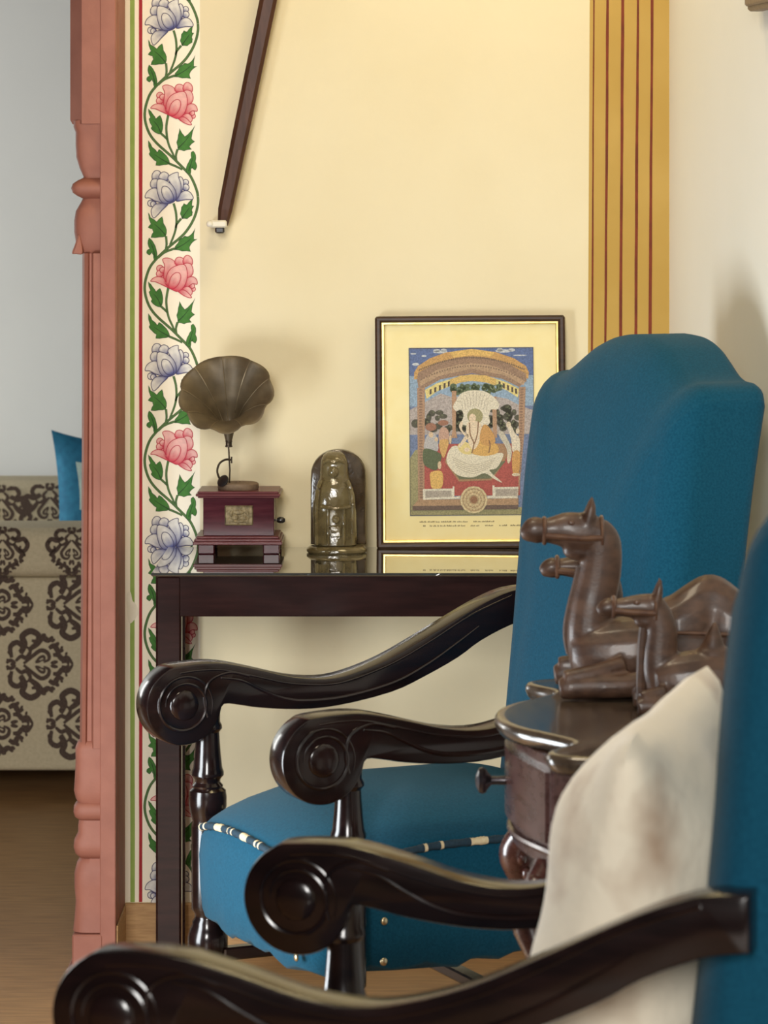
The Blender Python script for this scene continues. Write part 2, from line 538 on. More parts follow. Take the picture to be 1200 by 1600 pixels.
def flower(petals, base, deep, pale, dy):
    """one painted blossom: petals with darker rims, pale towards their tips"""
    mb = MB()
    for i, pet in enumerate(petals):
        o = spline(pet, 4, True)
        big = inset([(p.x, p.y) for p in o], -7.0)
        lift = .0008 + i * .00003
        put0 = lambda a, b: wp(220 + a / 8, dy + b / 8, lift)
        put1 = lambda a, b: wp(220 + a / 8, dy + b / 8, lift + .000015)
        cap_grid(mb, [(p.x, p.y) for p in big], put0, 1, steps=(1, .5))
        ds = [math.hypot(p.x - base[0], p.y - base[1]) for p in o]
        d0, d1 = min(ds), max(ds)

        def colf(x, y, s, d0=d0, d1=d1):
            t = (math.hypot(x - base[0], y - base[1]) - d0) / (d1 - d0 + 1e-6)
            v = t * 1.3 + (0.12 if .3 < s < .8 else 0) - (0.22 if s == 1 else 0)
            return lerp3(deep, pale, v ** 1.1 if v > 0 else 0)
        cap_grid(mb, [(p.x, p.y) for p in inset([(p.x, p.y) for p in o], 2.0)], put1, 0, steps=(1, .8, .55, .3), colf=colf)
    return mb


PERIOD = 270.2
vine_pts = []
BLUE_DEEP, BLUE_PALE = lin((70, 78, 140)), lin((228, 226, 220))
PINK_DEEP, PINK_PALE = lin((206, 62, 84)), lin((238, 186, 180))
bl = flower(BLUE, (390, 1030), BLUE_DEEP, BLUE_PALE, 190 - 272).data('flower', ['paint_petal', 'paint_line_blue'], False)
pk = flower(PINK, (390, 1460), PINK_DEEP, PINK_PALE, 0).data('flower', ['paint_petal', 'paint_line_pink'], False)


def leaf_data(o, rib):
    mb = MB()
    pts = []
    n = len(o)
    for i in range(n):      # keep the points of the leaf sharp, bow the edges slightly
        a, b = Vector(o[i]), Vector(o[(i + 1) % n])
        e = b - a
        pts += [a, a + e * .5 + Vector((-e.y, e.x)) * -.06]
    P = [(p.x, p.y) for p in pts]
    lift = .0008
    mb.add([wp(x, y, lift) for x, y in inset(P, -.5)], [tuple(range(len(P)))], 1)
    mb.add([wp(x, y, lift + .00003) for x, y in inset(P, .25)], [tuple(range(len(P)))], 0)
    rp = spline(rib, 4)
    vs, fs = [], []
    for i, p in enumerate(rp):
        t = (rp[min(i + 1, len(rp) - 1)] - rp[max(i - 1, 0)]).normalized()
        w = .75 * (1 - i / len(rp)) + .2
        vs += [wp(p.x - t.y * w, p.y + t.x * w, lift + .00006), wp(p.x + t.y * w, p.y - t.x * w, lift + .00006)]
        if i:
            fs.append((2 * i - 2, 2 * i - 1, 2 * i + 1, 2 * i))
    mb.add(vs, fs, 1)
    return mb.data('leaf', ['paint_leaf', 'paint_leaf_dark'], False)


def ribbon(mb, line, w, lift, mi):
    vs, fs = [], []
    for i, p in enumerate(line):
        t = (line[min(i + 1, len(line) - 1)] - line[max(i - 1, 0)]).normalized()
        ww = w(i / (len(line) - 1)) if callable(w) else w
        vs += [wp(p.x - t.y * ww, p.y + t.x * ww, lift), wp(p.x + t.y * ww, p.y - t.x * ww, lift)]
        if i:
            fs.append((2 * i - 2, 2 * i - 1, 2 * i + 1, 2 * i))
    mb.add(vs, fs, mi)


LEAF_DATA = [leaf_data(o, r) for o, r in zip(LEAVES, RIBS)]
mb = MB()
for ln in STEMS:
    s = spline(ln, 6)
    ribbon(mb, s, lambda t: 1.9 - .3 * t, .0004, 1)
    ribbon(mb, s, lambda t: 1.35 - .25 * t, .0005, 0)
s = spline(VINE, 5)
ribbon(mb, s, 2.05, .00043, 1)
ribbon(mb, s, 1.45, .00053, 0)
STEM_DATA = mb.data('vine', ['paint_vine', 'paint_leaf_dark'], False)
ROW = PERIOD / FPX * YW
for k in range(-4, 6):
    def put(name, data, yc):
        if yc + k * PERIOD > 1385:
            return
        o = bpy.data.objects.new(name, data)
        o.location = (0, 0, -k * ROW)
        link(o, border)
    put('vine', STEM_DATA, 170)
    put('flower', bl, 30)
    put('flower', pk, 162)
    for j, d in enumerate(LEAF_DATA):
        put('leaf', d, sum(p[1] for p in LEAVES[j]) / len(LEAVES[j]))

# --- yellow painted band with maroon lines by the corner
mb = MB()
vs = []
LEAN = 5.0
stripe(mb, 919.8, 1045.0, .0003, wob=.0, lean=LEAN * .8)
for i, v in enumerate(mb.v):        # the right edge stops at the corner
    if i % 2:
        mb.v[i] = (XC - .0004, v[1], v[2])
band = mb.build('yellow_band', 'paint_yellow', wall_back, smooth=False)
for a, w in ((926.0, 1.3), (947.2, 2.0), (971.0, 2.3), (994.5, 2.1), (1017.0, 2.3)):
    mb = MB()
    stripe(mb, a - w, a + w, .0006, wob=.38, lean=LEAN, n=46)
    mb.build('maroon_line', 'paint_maroon', band, smooth=False)

# --- pink carved pillar at the end of the wall
AXY = 6.118


def px2x(px, Y=AXY):
    return (px - 600) / FPX * Y


def pz(py, Y=6.075):
    return EYE - (py - HORIZON) / FPX * Y


pillar = empty('pillar', (px2x(152), AXY, 0), kind='structure', label='pink painted carved pillar at the left end of the cream wall', cat='pillar')
P0 = px2x(152)


xl = lambda px: px2x(px, 6.078) - P0


def turned(rows):
    return [((152 - px) / FPX * AXY, pz(py)) for py, px in rows]


def carve(name, rows, p):
    mb = MB().lathe(turned(rows), n=40, p=p)
    mb.v = [(min(x, xl(159.5)), y * .90, z) for x, y, z in mb.v]
    return mb.build(name, 'pink_paint', pillar, sharp=60)


# square upper block with a chamfered left corner
mb = MB()
poly = [(xl(107.5), .04), (xl(107.5), -.012), (xl(128), -.044), (xl(161), -.044), (xl(161), .04)]
poly2 = [(x * 1.0, y) for x, y in poly]
zt, zb = pz(-160), pz(190)
mb.rings([[(x, y, zb - .004) if x > xl(110) else (x + .004, y, zb - .004) for x, y in poly2], [(x, y, zb + .004) for x, y in poly2], [(x, y, 3.0) for x, y in poly2]])
mb.build('upper_block', 'pink_paint', pillar, smooth=False)
carve('bell_neck', [(188, 116), (198, 116), (206, 119), (225, 119), (245, 120), (262, 125), (276, 131), (280, 129)], 4)
carve('ring', [(278, 130), (282, 122), (287, 115), (294, 112.5), (301, 115), (306, 122), (310, 130)], 5)
carve('cup', [(308, 131), (316, 127), (330, 119), (345, 116.5), (362, 116.5), (378, 119), (390, 124), (399, 131)], 3.2)
# small pointed leaf hanging at the cup's corner
mb = MB()
lf = spline([(126, 366), (131, 385), (131, 397), (122, 397), (115, 396), (119, 384)], 3, True)
slab(mb, [(px2x(p.x) - P0, pz(p.y)) for p in lf], -.036, -.022, .003, lambda a, b, t: (a, t, b))
mb.build('carved_leaf', 'pink_paint', pillar)
# shaft: facets and grooves in plan
plan = [(xl(127), .04), (xl(126.5), -.012), (xl(131), -.028), (xl(137), -.034), (xl(139), -.027), (xl(142), -.027), (xl(144), -.036), (xl(146), -.040), (xl(159), -.040), (xl(160.5), -.034), (xl(160.5), .04)]
mb = MB()
zs = [pz(1170), pz(1000), pz(700), pz(396)]
mb.rings([[(x + d if x < xl(141) else x, y, z) for x, y in plan] for z, d in zip(zs, (-.005, -.003, -.001, 0))])
mb.build('shaft', 'pink_paint', pillar, smooth=False)
carve('base_drum', [(1158, 131), (1163, 122), (1172, 118.5), (1190, 119), (1215, 118), (1238, 116.5), (1250, 119), (1258, 123)], 4)
carve('ring', [(1256, 123), (1262, 117), (1272, 116), (1279, 118), (1284, 124)], 5)
carve('ring', [(1282, 125), (1292, 123), (1304, 123), (1316, 117), (1327, 116), (1337, 119), (1344, 126)], 4.5)
carve('vase', [(1342, 127), (1352, 121), (1368, 117), (1390, 117), (1412, 119), (1440, 117), (1458, 115), (1462, 122)], 3.4)
mb = MB()
mb.box((xl(113), -.047, pz(1516)), (xl(161), .06, pz(1460)), .003)
mb.box((xl(104), -.055, 0.0), (xl(161), .06, pz(1514)), .004)
mb.build('plinth', 'pink_paint', pillar, smooth=False)
# flat boards of the jamb between pillar and wall, with a real gap between them
mb = MB()
mb.box((xl(156.5), -.0455, 0), (XJ - P0 - .0008, .0, 3.0), .0015)
mb.build('jamb_board', 'pink_paint', pillar, smooth=False)
mb = MB()
mb.box((xl(160), .0045, 0), (XJ - P0, YW - AXY + .2, 3.0), .001)
mb.build('jamb_return', 'pink_paint', pillar, smooth=False)

# ------------------------------------------------------------------ console table by the back wall
ZT = 0.793
YF = 5.814
console = empty('console_table', (0.04, 6.05, 0), label='narrow dark wooden console table with black glass top', cat='table')
O = Vector((0.04, 6.05, 0))


def C(x, y, z):
    return (x - O.x, y - O.y, z - O.z)


TX0, TX1 = -0.423, 0.50
MB().box(C(TX0, YF - .004, ZT - .006), C(TX1, YW - .022, ZT), .0015).build('glass_top', 'console_glass', console, smooth=False)
mb = MB()
mb.box(C(TX0 + .008, YF + .004, ZT - .080), C(TX1 - .008, YF + .026, ZT - .006), .0015)
mb.box(C(TX0 + .008, YW - .045, ZT - .080), C(TX1 - .008, YW - .024, ZT - .006), .0015)
mb.box(C(TX0 + .008, YF + .026, ZT - .080), C(TX0 + .03, YW - .045, ZT - .006), .0015)
mb.box(C(TX1 - .03, YF + .026, ZT - .080), C(TX1 - .008, YW - .045, ZT - .006), .0015)
mb.box(C(TX0 + .008, YF + .006, ZT - .016), C(TX1 - .008, YW - .024, ZT - .006))
mb.build('apron', 'console_wood', console, smooth=False)
for x, y, s in ((TX0 + .008, YF + .002, .0465), (TX1 - .0545, YF + .002, .0465), (TX0 + .002, YW - .064, .034), (TX1 - .04, YW - .064, .034)):
    mb = MB()
    mb.box(C(x, y, 0), C(x + s, y + s * .8, ZT - .006), .004)
    mb.build('leg', 'console_wood', console, smooth=False)

# ------------------------------------------------------------------ miniature gramophone
GX, GY = px2x(371, 6.18), 6.185
gram = empty('gramophone', (GX, GY, ZT), label='miniature gramophone with bronze flower horn on maroon wooden box', cat='gramophone')
g = lambda px, Y=6.13: (px - 600) / FPX * Y - GX
gz = lambda py, Y=6.13: EYE - (py - HORIZON) / FPX * Y - ZT
yf, yb = 6.125 - GY, 6.262 - GY
# feet
for x0, x1 in ((g(309), g(335)), (g(411), g(437))):
    for ya, yb_ in ((yf + .004, yf + .030), (yb - .034, yb - .008)):
        MB().box((x0, ya, 0), (x1, yb_, gz(850.5)), .002).build('foot', 'gram_wood', gram, smooth=False)
mb = MB()
mb.box((g(302), yf - .002, gz(851)), (g(441), yb, gz(846)), .001)
mb.box((g(304), yf + .001, gz(846)), (g(439), yb - .003, gz(842)), .001)
mb.box((g(307), yf + .004, gz(842)), (g(436), yb - .006, gz(838)), .0015)
mb.build('lower_moulding', 'gram_wood_edge', gram, smooth=False)
body = MB().box((g(317), yf + .014, gz(838)), (g(428), yb - .014, gz(778)), .001).build('body', 'gram_wood', gram, smooth=False)
mb = MB()
mb.box((g(309), yf + .006, gz(778.5)), (g(436), yb - .006, gz(775.5)), .001)
mb.box((g(306), yf + .001, gz(775.5)), (g(438), yb - .003, gz(771.5)), .001)
mb.box((g(309), yf + .004, gz(771.5)), (g(435), yb - .006, gz(768)), .001)
mb.build('top_moulding', 'gram_wood_edge', gram, smooth=False)
mb = MB()
mb.box((g(351), yf + .0115, gz(821.5)), (g(395), yf + .0145, gz(790.5)), .001)
pl = mb.build('plaque', 'plaque_brass', gram, smooth=False)
mb = MB()      # raised rim and figure-like relief of the plaque
rim = [(g(352.2), gz(820.2)), (g(393.8), gz(820.2)), (g(393.8), gz(791.8)), (g(352.2), gz(791.8))]
mb.tube([(x, yf + .011, z) for x, z in rim], .0009, 6, closed=True)
for cx, cz, rx, rz in ((373, 801, 9, 4), (367, 809, 6, 5), (380, 810, 7, 4), (373, 815, 12, 2.4), (361, 803, 3, 5), (386, 802, 3, 4)):
    mb.ball((g(cx), yf + .0112, gz(cz)), (rx / FPX * 6.1, .0012, rz / FPX * 6.1), 12, 6)
mb.build('relief', 'plaque_brass', pl)
# platter
mb = MB()
pcx, pcy, pcz = g(370), yf + .062, gz(768)
mb.lathe([(.0, 0), (.0385, 0), (.0395, .002), (.0395, .0105), (.037, .0128), (.004, .0128), (.004, .015), (.0, .0152)], (pcx, pcy, pcz), 36)
mb.build('turntable', 'felt', gram)
# rod and neck, then the flower horn
ny = yf + .055
nx = g(357.5, 6.18)
mb = MB()
mb.tube([(nx + .001, ny, pcz + .01), (nx + .002, ny, gz(735, 6.18)), (nx - .0005, ny, gz(697, 6.18))], .0016, 8)
mb.build('rod', 'iron', gram)
mb = MB()
mb.tube(spline([(nx + .006, ny - .004, gz(719, 6.17)), (nx - .006, ny - .006, gz(718.5, 6.17)), (nx - .017, ny - .010, gz(724, 6.17)), (nx - .0215, ny - .014, gz(735, 6.17)), (nx - .018, ny - .02, gz(745, 6.17)), (nx - .013, ny - .024, gz(749, 6.17))], 6), .0021, 8)
mb.tube([(nx + .0055, ny - .005, gz(724, 6.17)), (nx + .0055, ny - .005, gz(714, 6.17))], .0016, 8)
mb.build('tone_arm', 'iron', gram)
mb = MB()
ring0 = []
cc = Vector((nx - .010, ny - .026, gz(751, 6.16)))
ax = Vector((-.50, -.62, .50)).normalized()
a_ = ax.cross(Vector((0, 0, 1))).normalized()
b_ = a_.cross(ax)
for t, r in ((-.002, .011), (-.001, .0125), (.001, .0125), (.002, .011)):
    ring0.append([cc + ax * t + a_ * r * math.cos(2 * math.pi * j / 24) + b_ * r * math.sin(2 * math.pi * j / 24) for j in range(24)])
mb.rings(ring0)
mb.build('sound_box', 'black_paint', gram)
mb = MB()
mb.tube([(g(427), 0, gz(817)), (g(434), 0, gz(817))], .0022, 8)
mb.lathe([(.0, g(431)), (.0042, g(431.5)), (.0062, g(436)), (.0058, g(441)), (.003, g(444)), (0, g(444.2))], (0, 0, gz(817)), 16, 'x')
mb.build('crank', 'black_paint', gram)

HN = 64


def horn(n_petals=9):
    mb = MB()
    seams = MB()
    # centre line: straight up the neck, bending forward to the mouth
    ctrl = [(0, 0, gz(698.5, 6.18)), (0, 0, gz(690, 6.18)), (0, 0, gz(675, 6.18)), (0, -.002, gz(664, 6.18)), (-.001, -.010, gz(652, 6.18)), (-.002, -.024, gz(640, 6.17)), (-.003, -.040, gz(628.5, 6.15)), (-.0035, -.052, gz(619, 6.14)), (-.0035, -.058, gz(615, 6.13))]
    rad = [.0058, .0058, .0105, .016, .0245, .0355, .053, .072, .0895]
    tilt = [0, 0, 2, 10, 22, 36, 46, 50, 51]
    cp = spline(ctrl, 4)
    m = len(cp)
    rs = []
    for i, p in enumerate(cp):
        t = i / (m - 1) * (len(rad) - 1)
        k = min(int(t), len(rad) - 2)
        fr = t - k
        fr_s = fr
        r = rad[k] + (rad[k + 1] - rad[k]) * fr_s
        a = math.radians(tilt[k] + (tilt[k + 1] - tilt[k]) * fr)
        nrm = Vector((-.06, -math.sin(a), math.cos(a))).normalized()
        e1 = Vector((1, 0, 0))
        e1 = (e1 - nrm * e1.dot(nrm)).normalized()
        e2 = nrm.cross(e1)
        sc = max(0, (i / (m - 1) - .62) / .38)
        ring = []
        for j in range(HN):
            ph = 2 * math.pi * j / HN
            lobe = abs(math.cos(n_petals * ph / 2 + .4))
            rr = r * (1 + sc * (.075 * lobe - .035) + sc * .018 * math.sin(3 * ph + 1))
            dz = sc * sc * (.007 * (1 - lobe) + .003 * math.sin(2 * ph + .5))
            ring.append(Vector((nx, ny, 0)) + p + e1 * (rr * math.cos(ph)) + e2 * (rr * math.sin(ph)) + nrm * dz)
        rs.append(ring)
    inner = []
    for i in range(m - 1, 4, -1):       # the inside wall of the flare
        c = sum(rs[i], Vector()) / HN
        c2 = sum(rs[max(i - 1, 0)], Vector()) / HN
        d = (c - c2).normalized() if (c - c2).length > 1e-6 else Vector((0, 0, 1))
        inner.append([q + (c - q).normalized() * .0022 + d * .0008 for q in rs[i]])
    mb.rings(rs + inner, cap0=True, cap1=True)
    for q in range(n_petals):
        j = int(round(((math.pi / 2 - .4 + math.pi * q) * 2 / n_petals) / (2 * math.pi) * HN)) % HN
        seams.tube([inner[i][j] for i in range(0, len(inner) - 8)], .0011, 6)
    return mb, seams


hm, sm = horn()
h_ = hm.build('horn', 'horn_metal', gram, sharp=50)
sm.build('seam', 'horn_seam', h_)
mb = MB()
mb.lathe([(.0064, gz(698.5, 6.18)), (.0072, gz(698, 6.18)), (.0072, gz(696.5, 6.18)), (.0062, gz(696, 6.18)), (.0062, gz(691, 6.18)), (.0070, gz(690, 6.18)), (.0066, gz(688, 6.18))], (nx, ny, 0), 20)
mb.build('collar', 'iron', gram)

# ------------------------------------------------------------------ cast glass figure in a niche
FX, FY = px2x(527, 6.16), 6.165
fig = empty('figurine', (FX, FY, ZT), label='amber cast glass statue of a robed figure in an arched niche', cat='figurine')
fx = lambda px, Y=6.15: (px - 527.0) / FPX * Y
fz = lambda py, Y=6.15: EYE - (py - HORIZON) / FPX * Y - ZT
mb = MB()
arch = [(fx(485), fz(853)), (fx(485), fz(750))]
for k in range(1, 16):
    a = math.pi - math.pi * k / 16
    arch.append((fx(528.5) + fx(570.5) * math.cos(a), fz(746) + (fz(704) - fz(746)) * math.sin(a) ** .92))
arch += [(fx(572), fz(750)), (fx(572), fz(853))]
slab(mb, arch[::-1], .012, .040, .005, lambda a, b, t: (a, t, b))
mb.build('arched_back', 'resin_dark', fig)


def loft(rows, n=28, p=2.4, yc=0.0):
    rs = []
    for z, xa, xb, yfr, ybk in rows:
        cx, rx, cy, ry = (xa + xb) / 2, (xb - xa) / 2, (yfr + ybk) / 2, (ybk - yfr) / 2
        ring = []
        for j in range(n):
            a = 2 * math.pi * j / n
            ca, sa = math.cos(a), math.sin(a)
            k = 1 / (abs(ca) ** p + abs(sa) ** p) ** (1 / p)
            ring.append((cx + rx * k * ca, cy + ry * k * sa, z))
        rs.append(ring)
    return rs


mb = MB()
rows = [(852, 492, 557, -.028, .02), (835, 490, 558, -.030, .02), (800, 488.5, 557, -.033, .02), (785, 490, 555, -.034, .02), (770, 493, 552, -.034, .02), (756, 497, 549, -.030, .02), (750, 499, 547.5, -.026, .02),
        (743, 499.5, 545, -.022, .02), (730, 500, 544, -.024, .02), (720, 501.5, 542.5, -.022, .02), (712, 505, 539, -.014, .02), (707, 512, 533, -.002, .018)]
mb.rings(loft([(fz(r[0]), fx(r[1]), fx(r[2]), r[3], r[4]) for r in rows]))
bodyf = mb.build('body', 'resin_glass', fig, sharp=70)
mb = MB()      # face, brow, robe folds and pendant
mb.ball((fx(521), -.022, fz(737)), (fx(536), .010, .012), 16, 8)
mb.tube(spline([(fx(506), -.021, fz(723)), (fx(514), -.027, fz(719)), (fx(522), -.030, fz(722)), (fx(530), -.027, fz(719)), (fx(538), -.020, fz(723))], 5), .0026, 8)
mb.tube(spline([(fx(502), -.026, fz(750)), (fx(497), -.031, fz(765)), (fx(495), -.034, fz(790)), (fx(495), -.031, fz(850))], 5), .0042, 8)
mb.tube(spline([(fx(543), -.026, fz(750)), (fx(549), -.031, fz(765)), (fx(552), -.034, fz(790)), (fx(552), -.031, fz(850))], 5), .0042, 8)
mb.tube([(fx(538), -.034, fz(794)), (fx(537), -.034, fz(850))], .0032, 8)
mb.tube([(fx(513), -.033, fz(794)), (fx(513.5), -.033, fz(850))], .0026, 8)
mb.tube(spline([(fx(502), -.034, fz(790)), (fx(525), -.039, fz(793)), (fx(548), -.034, fz(790))], 5), .0035, 8)
mb.ball((fx(525), -.035, fz(810)), (.008, .005, .008), 14, 8)
mb.ball((fx(525), -.038, fz(807)), (.0035, .004, .0035), 12, 6)
mb.box((fx(516), -.036, fz(838)), (fx(533), -.030, fz(820)), .002)
for k in range(7):
    mb.tube([(fx(499 + k * 1.7), -.0345, fz(798)), (fx(498.5 + k * 1.8), -.0325, fz(848))], .0009, 6)
mb.build('carved_relief', 'resin_glass', bodyf)
mb = MB()
mb.lathe([(.0, 0), (.055, 0), (.058, .003), (.058, .007), (.054, .011), (.050, .013), (.0, .014)], (fx(526), 0, 0), 40, p=2.5)
mb.v = [(v[0], v[1] * .78, v[2]) for v in mb.v]
mb.build('pedestal', 'resin_glass', fig)

# ------------------------------------------------------------------ framed miniature painting leaning on the wall
PY = 6.243
PXc = px2x(737, PY)
pic = empty('framed_picture', (PXc, PY, ZT), label='framed miniature painting of a domed pavilion on cream mount', cat='picture')
pic.rotation_euler = (math.radians(-3.2), math.radians(-0.45), 0)
q = lambda px: (px - 737) / FPX * PY
qz = lambda py: (853.5 - py) / FPX * PY / math.cos(math.radians(3.2))


def pbar(name, x0, z0, x1, z1, y0, y1, m, bev=.0015, par=pic):
    return MB().box((min(x0, x1), y0, min(z0, z1)), (max(x0, x1), y1, max(z0, z1)), bev).build(name, m, par, smooth=False)


fl, fr, ft, fb = 588.5, 886, 491.5, 853.5
pbar('frame_rail', q(fl), qz(fb), q(fl + 10.5), qz(ft), -.014, .006, 'frame_wood', .004)
pbar('frame_rail', q(fr - 10.5), qz(fb), q(fr), qz(ft), -.014, .006, 'frame_wood', .004)
pbar('frame_rail', q(fl), qz(ft + 9.5), q(fr), qz(ft), -.0142, .006, 'frame_wood', .004)
pbar('frame_rail', q(fl), qz(fb), q(fr), qz(fb - 10), -.0142, .006, 'frame_wood', .004)
pbar('gilt_lip', q(fl + 10), qz(fb - 9), q(fl + 14.5), qz(ft + 9), -.010, .002, 'frame_gold', .0012)
pbar('gilt_lip', q(fr - 14.5), qz(fb - 9), q(fr - 10), qz(ft + 9), -.010, .002, 'frame_gold', .0012)
pbar('gilt_lip', q(fl + 10), qz(ft + 13.5), q(fr - 10), qz(ft + 9), -.0101, .002, 'frame_gold', .0012)
pbar('gilt_lip', q(fl + 10), qz(fb - 9), q(fr - 10), qz(fb - 13.5), -.0101, .002, 'frame_gold', .0012)
pbar('mount', q(fl + 8), qz(fb - 8), q(fr - 8), qz(ft + 8), -.003, .004, 'mat_board', 0)
# caption: two rows of very small print
random.seed(11)
mb = MB()
for row, (py, xe) in enumerate(((812.5, 771), (818.8, 812))):
    x = 656.0 if row == 0 else 655.5
    while x < xe:
        w = random.uniform(2.5, 9)
        if random.random() < .8:
            xx = x
            while xx < x + w:
                hgt = random.choice((1.0, 1.3, 1.7))
                mb.box((q(xx), -.0034, qz(py + .9)), (q(xx + .75), -.0030, qz(py + .9 - hgt * 1.35)))
                xx += 1.35
        x += w + 1.6
mb.build('caption', 'pole_wood', pic, smooth=False, kind='stuff')

ART = {}


def ink(rgb):
    rgb = tuple(int(c * .80 + b * .20) for c, b in zip(rgb, (178, 164, 140)))  # beige mixed into every ink as the glazing's reflected haze
    if rgb not in ART:
        n = 'print_ink_%d_%d_%d' % rgb
        d = tuple(max(0, int(c * .88)) for c in rgb)
        mat(n, d, 0.7, tuple(min(255, int(c * 1.06)) for c in rgb), 420, detail=4, contrast=(.38, .62))
        ART[rgb] = n
    return ART[rgb]


art = pbar('print', q(641), qz(803), q(836.5), qz(541), -.0036, -.0028, ink((96, 116, 158)), 0)
ac = lambda x, y, l: (q(630 + x / 5.4545), -.0037 - l * .000035, qz(530 + y / 5.4545))
LAY = [0]


def shape(name, rgb, *polys, smooth_pts=0):
    LAY[0] += 1
    mb = MB()
    for p in polys:
        P = [(v.x, v.y) for v in spline(p, smooth_pts, True)] if smooth_pts else p
        mb.add([ac(x, y, LAY[0]) for x, y in P], [tuple(range(len(P)))])
    return mb.build(name, ink(rgb), art, smooth=False, kind='stuff' if len(polys) > 1 else None)


def line(name, rgb, w, *lines, n=5):
    LAY[0] += 1
    mb = MB()
    for ln in lines:
        s = spline(ln, n)
        vs, fs = [], []
        for i, p in enumerate(s):
            t = (s[min(i + 1, len(s) - 1)] - s[max(i - 1, 0)]).normalized()
            vs += [ac(p.x - t.y * w, p.y + t.x * w, LAY[0]), ac(p.x + t.y * w, p.y - t.x * w, LAY[0])]
            if i:
                fs.append((2 * i - 2, 2 * i - 1, 2 * i + 1, 2 * i))
        mb.add(vs, fs)
    return mb.build(name, ink(rgb), art, smooth=False, kind='stuff')


def dots(name, rgb, items):
    LAY[0] += 1
    mb = MB()
    for x, y, rx, ry in items:
        mb.add([ac(x + rx * math.cos(a * math.pi / 8), y + ry * math.sin(a * math.pi / 8), LAY[0]) for a in range(16)], [tuple(range(16))])
    return mb.build(name, ink(rgb), art, smooth=False, kind='stuff' if len(items) > 1 else None)


random.seed(3)
shape('painted_sky', (74, 98, 156), [(62, 66), (1124, 66), (1124, 330), (62, 330)])
shape('painted_sky', (134, 164, 196), [(62, 300), (1124, 300), (1124, 560), (62, 560)])
dots('painted_clouds', (196, 204, 214), [(120, 200, 30, 12), (190, 130, 22, 8), (330, 95, 60, 14), (300, 85, 30, 14), (360, 82, 26, 14), (870, 92, 70, 14), (840, 82, 26, 16), (940, 84, 30, 14), (1010, 130, 60, 5), (100, 110, 26, 6)])
shape('painted_hills', (168, 160, 158), [(62, 590), (200, 520), (330, 450), (420, 480), (640, 470), (800, 480), (900, 500), (1010, 560), (1124, 600), (1124, 800), (62, 800)])
tr = []
for i in range(70):
    x = random.choice((random.uniform(108, 410), random.uniform(460, 540), random.uniform(740, 1000)))
    tr.append((x, random.uniform(590, 760) if x < 700 else random.uniform(560, 770), random.uniform(18, 42), random.uniform(18, 38)))
dots('painted_trees', (58, 60, 48), tr)
dots('painted_trees', (78, 84, 60), [(x + random.uniform(-20, 20), y - 10, 9, 8) for x, y, _, _ in tr])
shape('painted_lawn', (146, 142, 98), [(62, 1000), (110, 930), (180, 920), (180, 1390), (90, 1420), (1124, 1420), (1124, 1484), (62, 1484)])
shape('painted_carpet', (166, 66, 62), [(170, 880), (1000, 880), (1000, 1320), (170, 1320)])
# domed roof of the pavilion
shape('painted_dome', (196, 148, 84), [(104, 330), (105, 270), (140, 215), (240, 150), (380, 100), (600, 78), (800, 100), (960, 155), (1060, 220), (1086, 275), (1080, 330), (900, 300), (600, 270), (300, 300)])
shape('painted_dome', (222, 180, 96), [(410, 100), (470, 88), (600, 72), (730, 90), (800, 106), (760, 140), (600, 125), (440, 145)])
shape('painted_cornice', (142, 112, 92), [(130, 330), (140, 270), (300, 190), (480, 145), (600, 135), (740, 148), (900, 195), (1060, 285), (1066, 350), (1000, 400), (860, 330), (600, 280), (330, 330), (200, 400), (140, 400)])
shape('painted_cornice', (172, 142, 112), [(150, 345), (300, 250), (480, 205), (600, 195), (740, 208), (900, 260), (1050, 350), (1040, 385), (880, 300), (600, 240), (320, 300), (160, 385)])
dots('painted_crenels', (98, 78, 66), [(150 + i * 15.4, 262 - 124 * math.sin(math.pi * (i + 3) / 64) ** .9 + 8, 6, 9) for i in range(59)])
dots('painted_bosses', (112, 90, 76), [(170 + i * 22, 352 - 135 * math.sin(math.pi * (i + 2) / 43) ** .9, 6, 7) for i in range(40)])
# valance, striped awnings
shape('painted_valance', (214, 176, 96), [(410, 330), (500, 300), (600, 288), (720, 300), (810, 330), (810, 390), (720, 360), (600, 345), (500, 358), (410, 395)])
shape('painted_awning', (226, 208, 128), [(196, 420), (300, 362), (412, 330), (412, 388), (300, 432), (210, 495)])
shape('painted_awning', (226, 208, 128), [(806, 330), (900, 362), (1000, 415), (990, 490), (900, 430), (806, 388)])
shape('awning_stripes', (60, 48, 44), *[[(x, 412 - (x - 215) * .43 + 14), (x + 17, 405 - (x - 215) * .43 + 14), (x + 17, 462 - (x - 215) * .43), (x, 470 - (x - 215) * .43)] for x in (236, 276, 316, 356, 392)])
shape('awning_stripes', (60, 48, 44), *[[(x, 345 + (x - 820) * .45), (x + 17, 352 + (x - 820) * .45), (x + 17, 395 + (x - 820) * .45), (x, 388 + (x - 820) * .45)] for x in (826, 862, 898, 934, 966)])
dots('painted_foliage', (74, 92, 62), [(random.uniform(425, 850), random.uniform(385, 450), random.uniform(16, 30), random.uniform(14, 26)) for _ in range(46)])
dots('painted_foliage', (102, 120, 84), [(random.uniform(430, 850), random.uniform(380, 440), 7, 6) for _ in range(40)])
# posts
shape('painted_post', (166, 128, 100), [(130, 400), (196, 400), (184, 1360), (130, 1360)], [(1000, 400), (1056, 400), (1040, 800), (985, 1360)])
dots('post_bosses', (128, 98, 80), [(158, 420 + i * 24, 16, 8) for i in range(39)] + [(1024 - i * .8, 420 + i * 24, 14, 8) for i in range(30)])
shape('painted_post', (172, 132, 102), [(425, 430), (465, 430), (456, 770), (470, 830), (415, 830), (428, 770)], [(768, 480), (806, 480), (808, 830), (775, 830)])
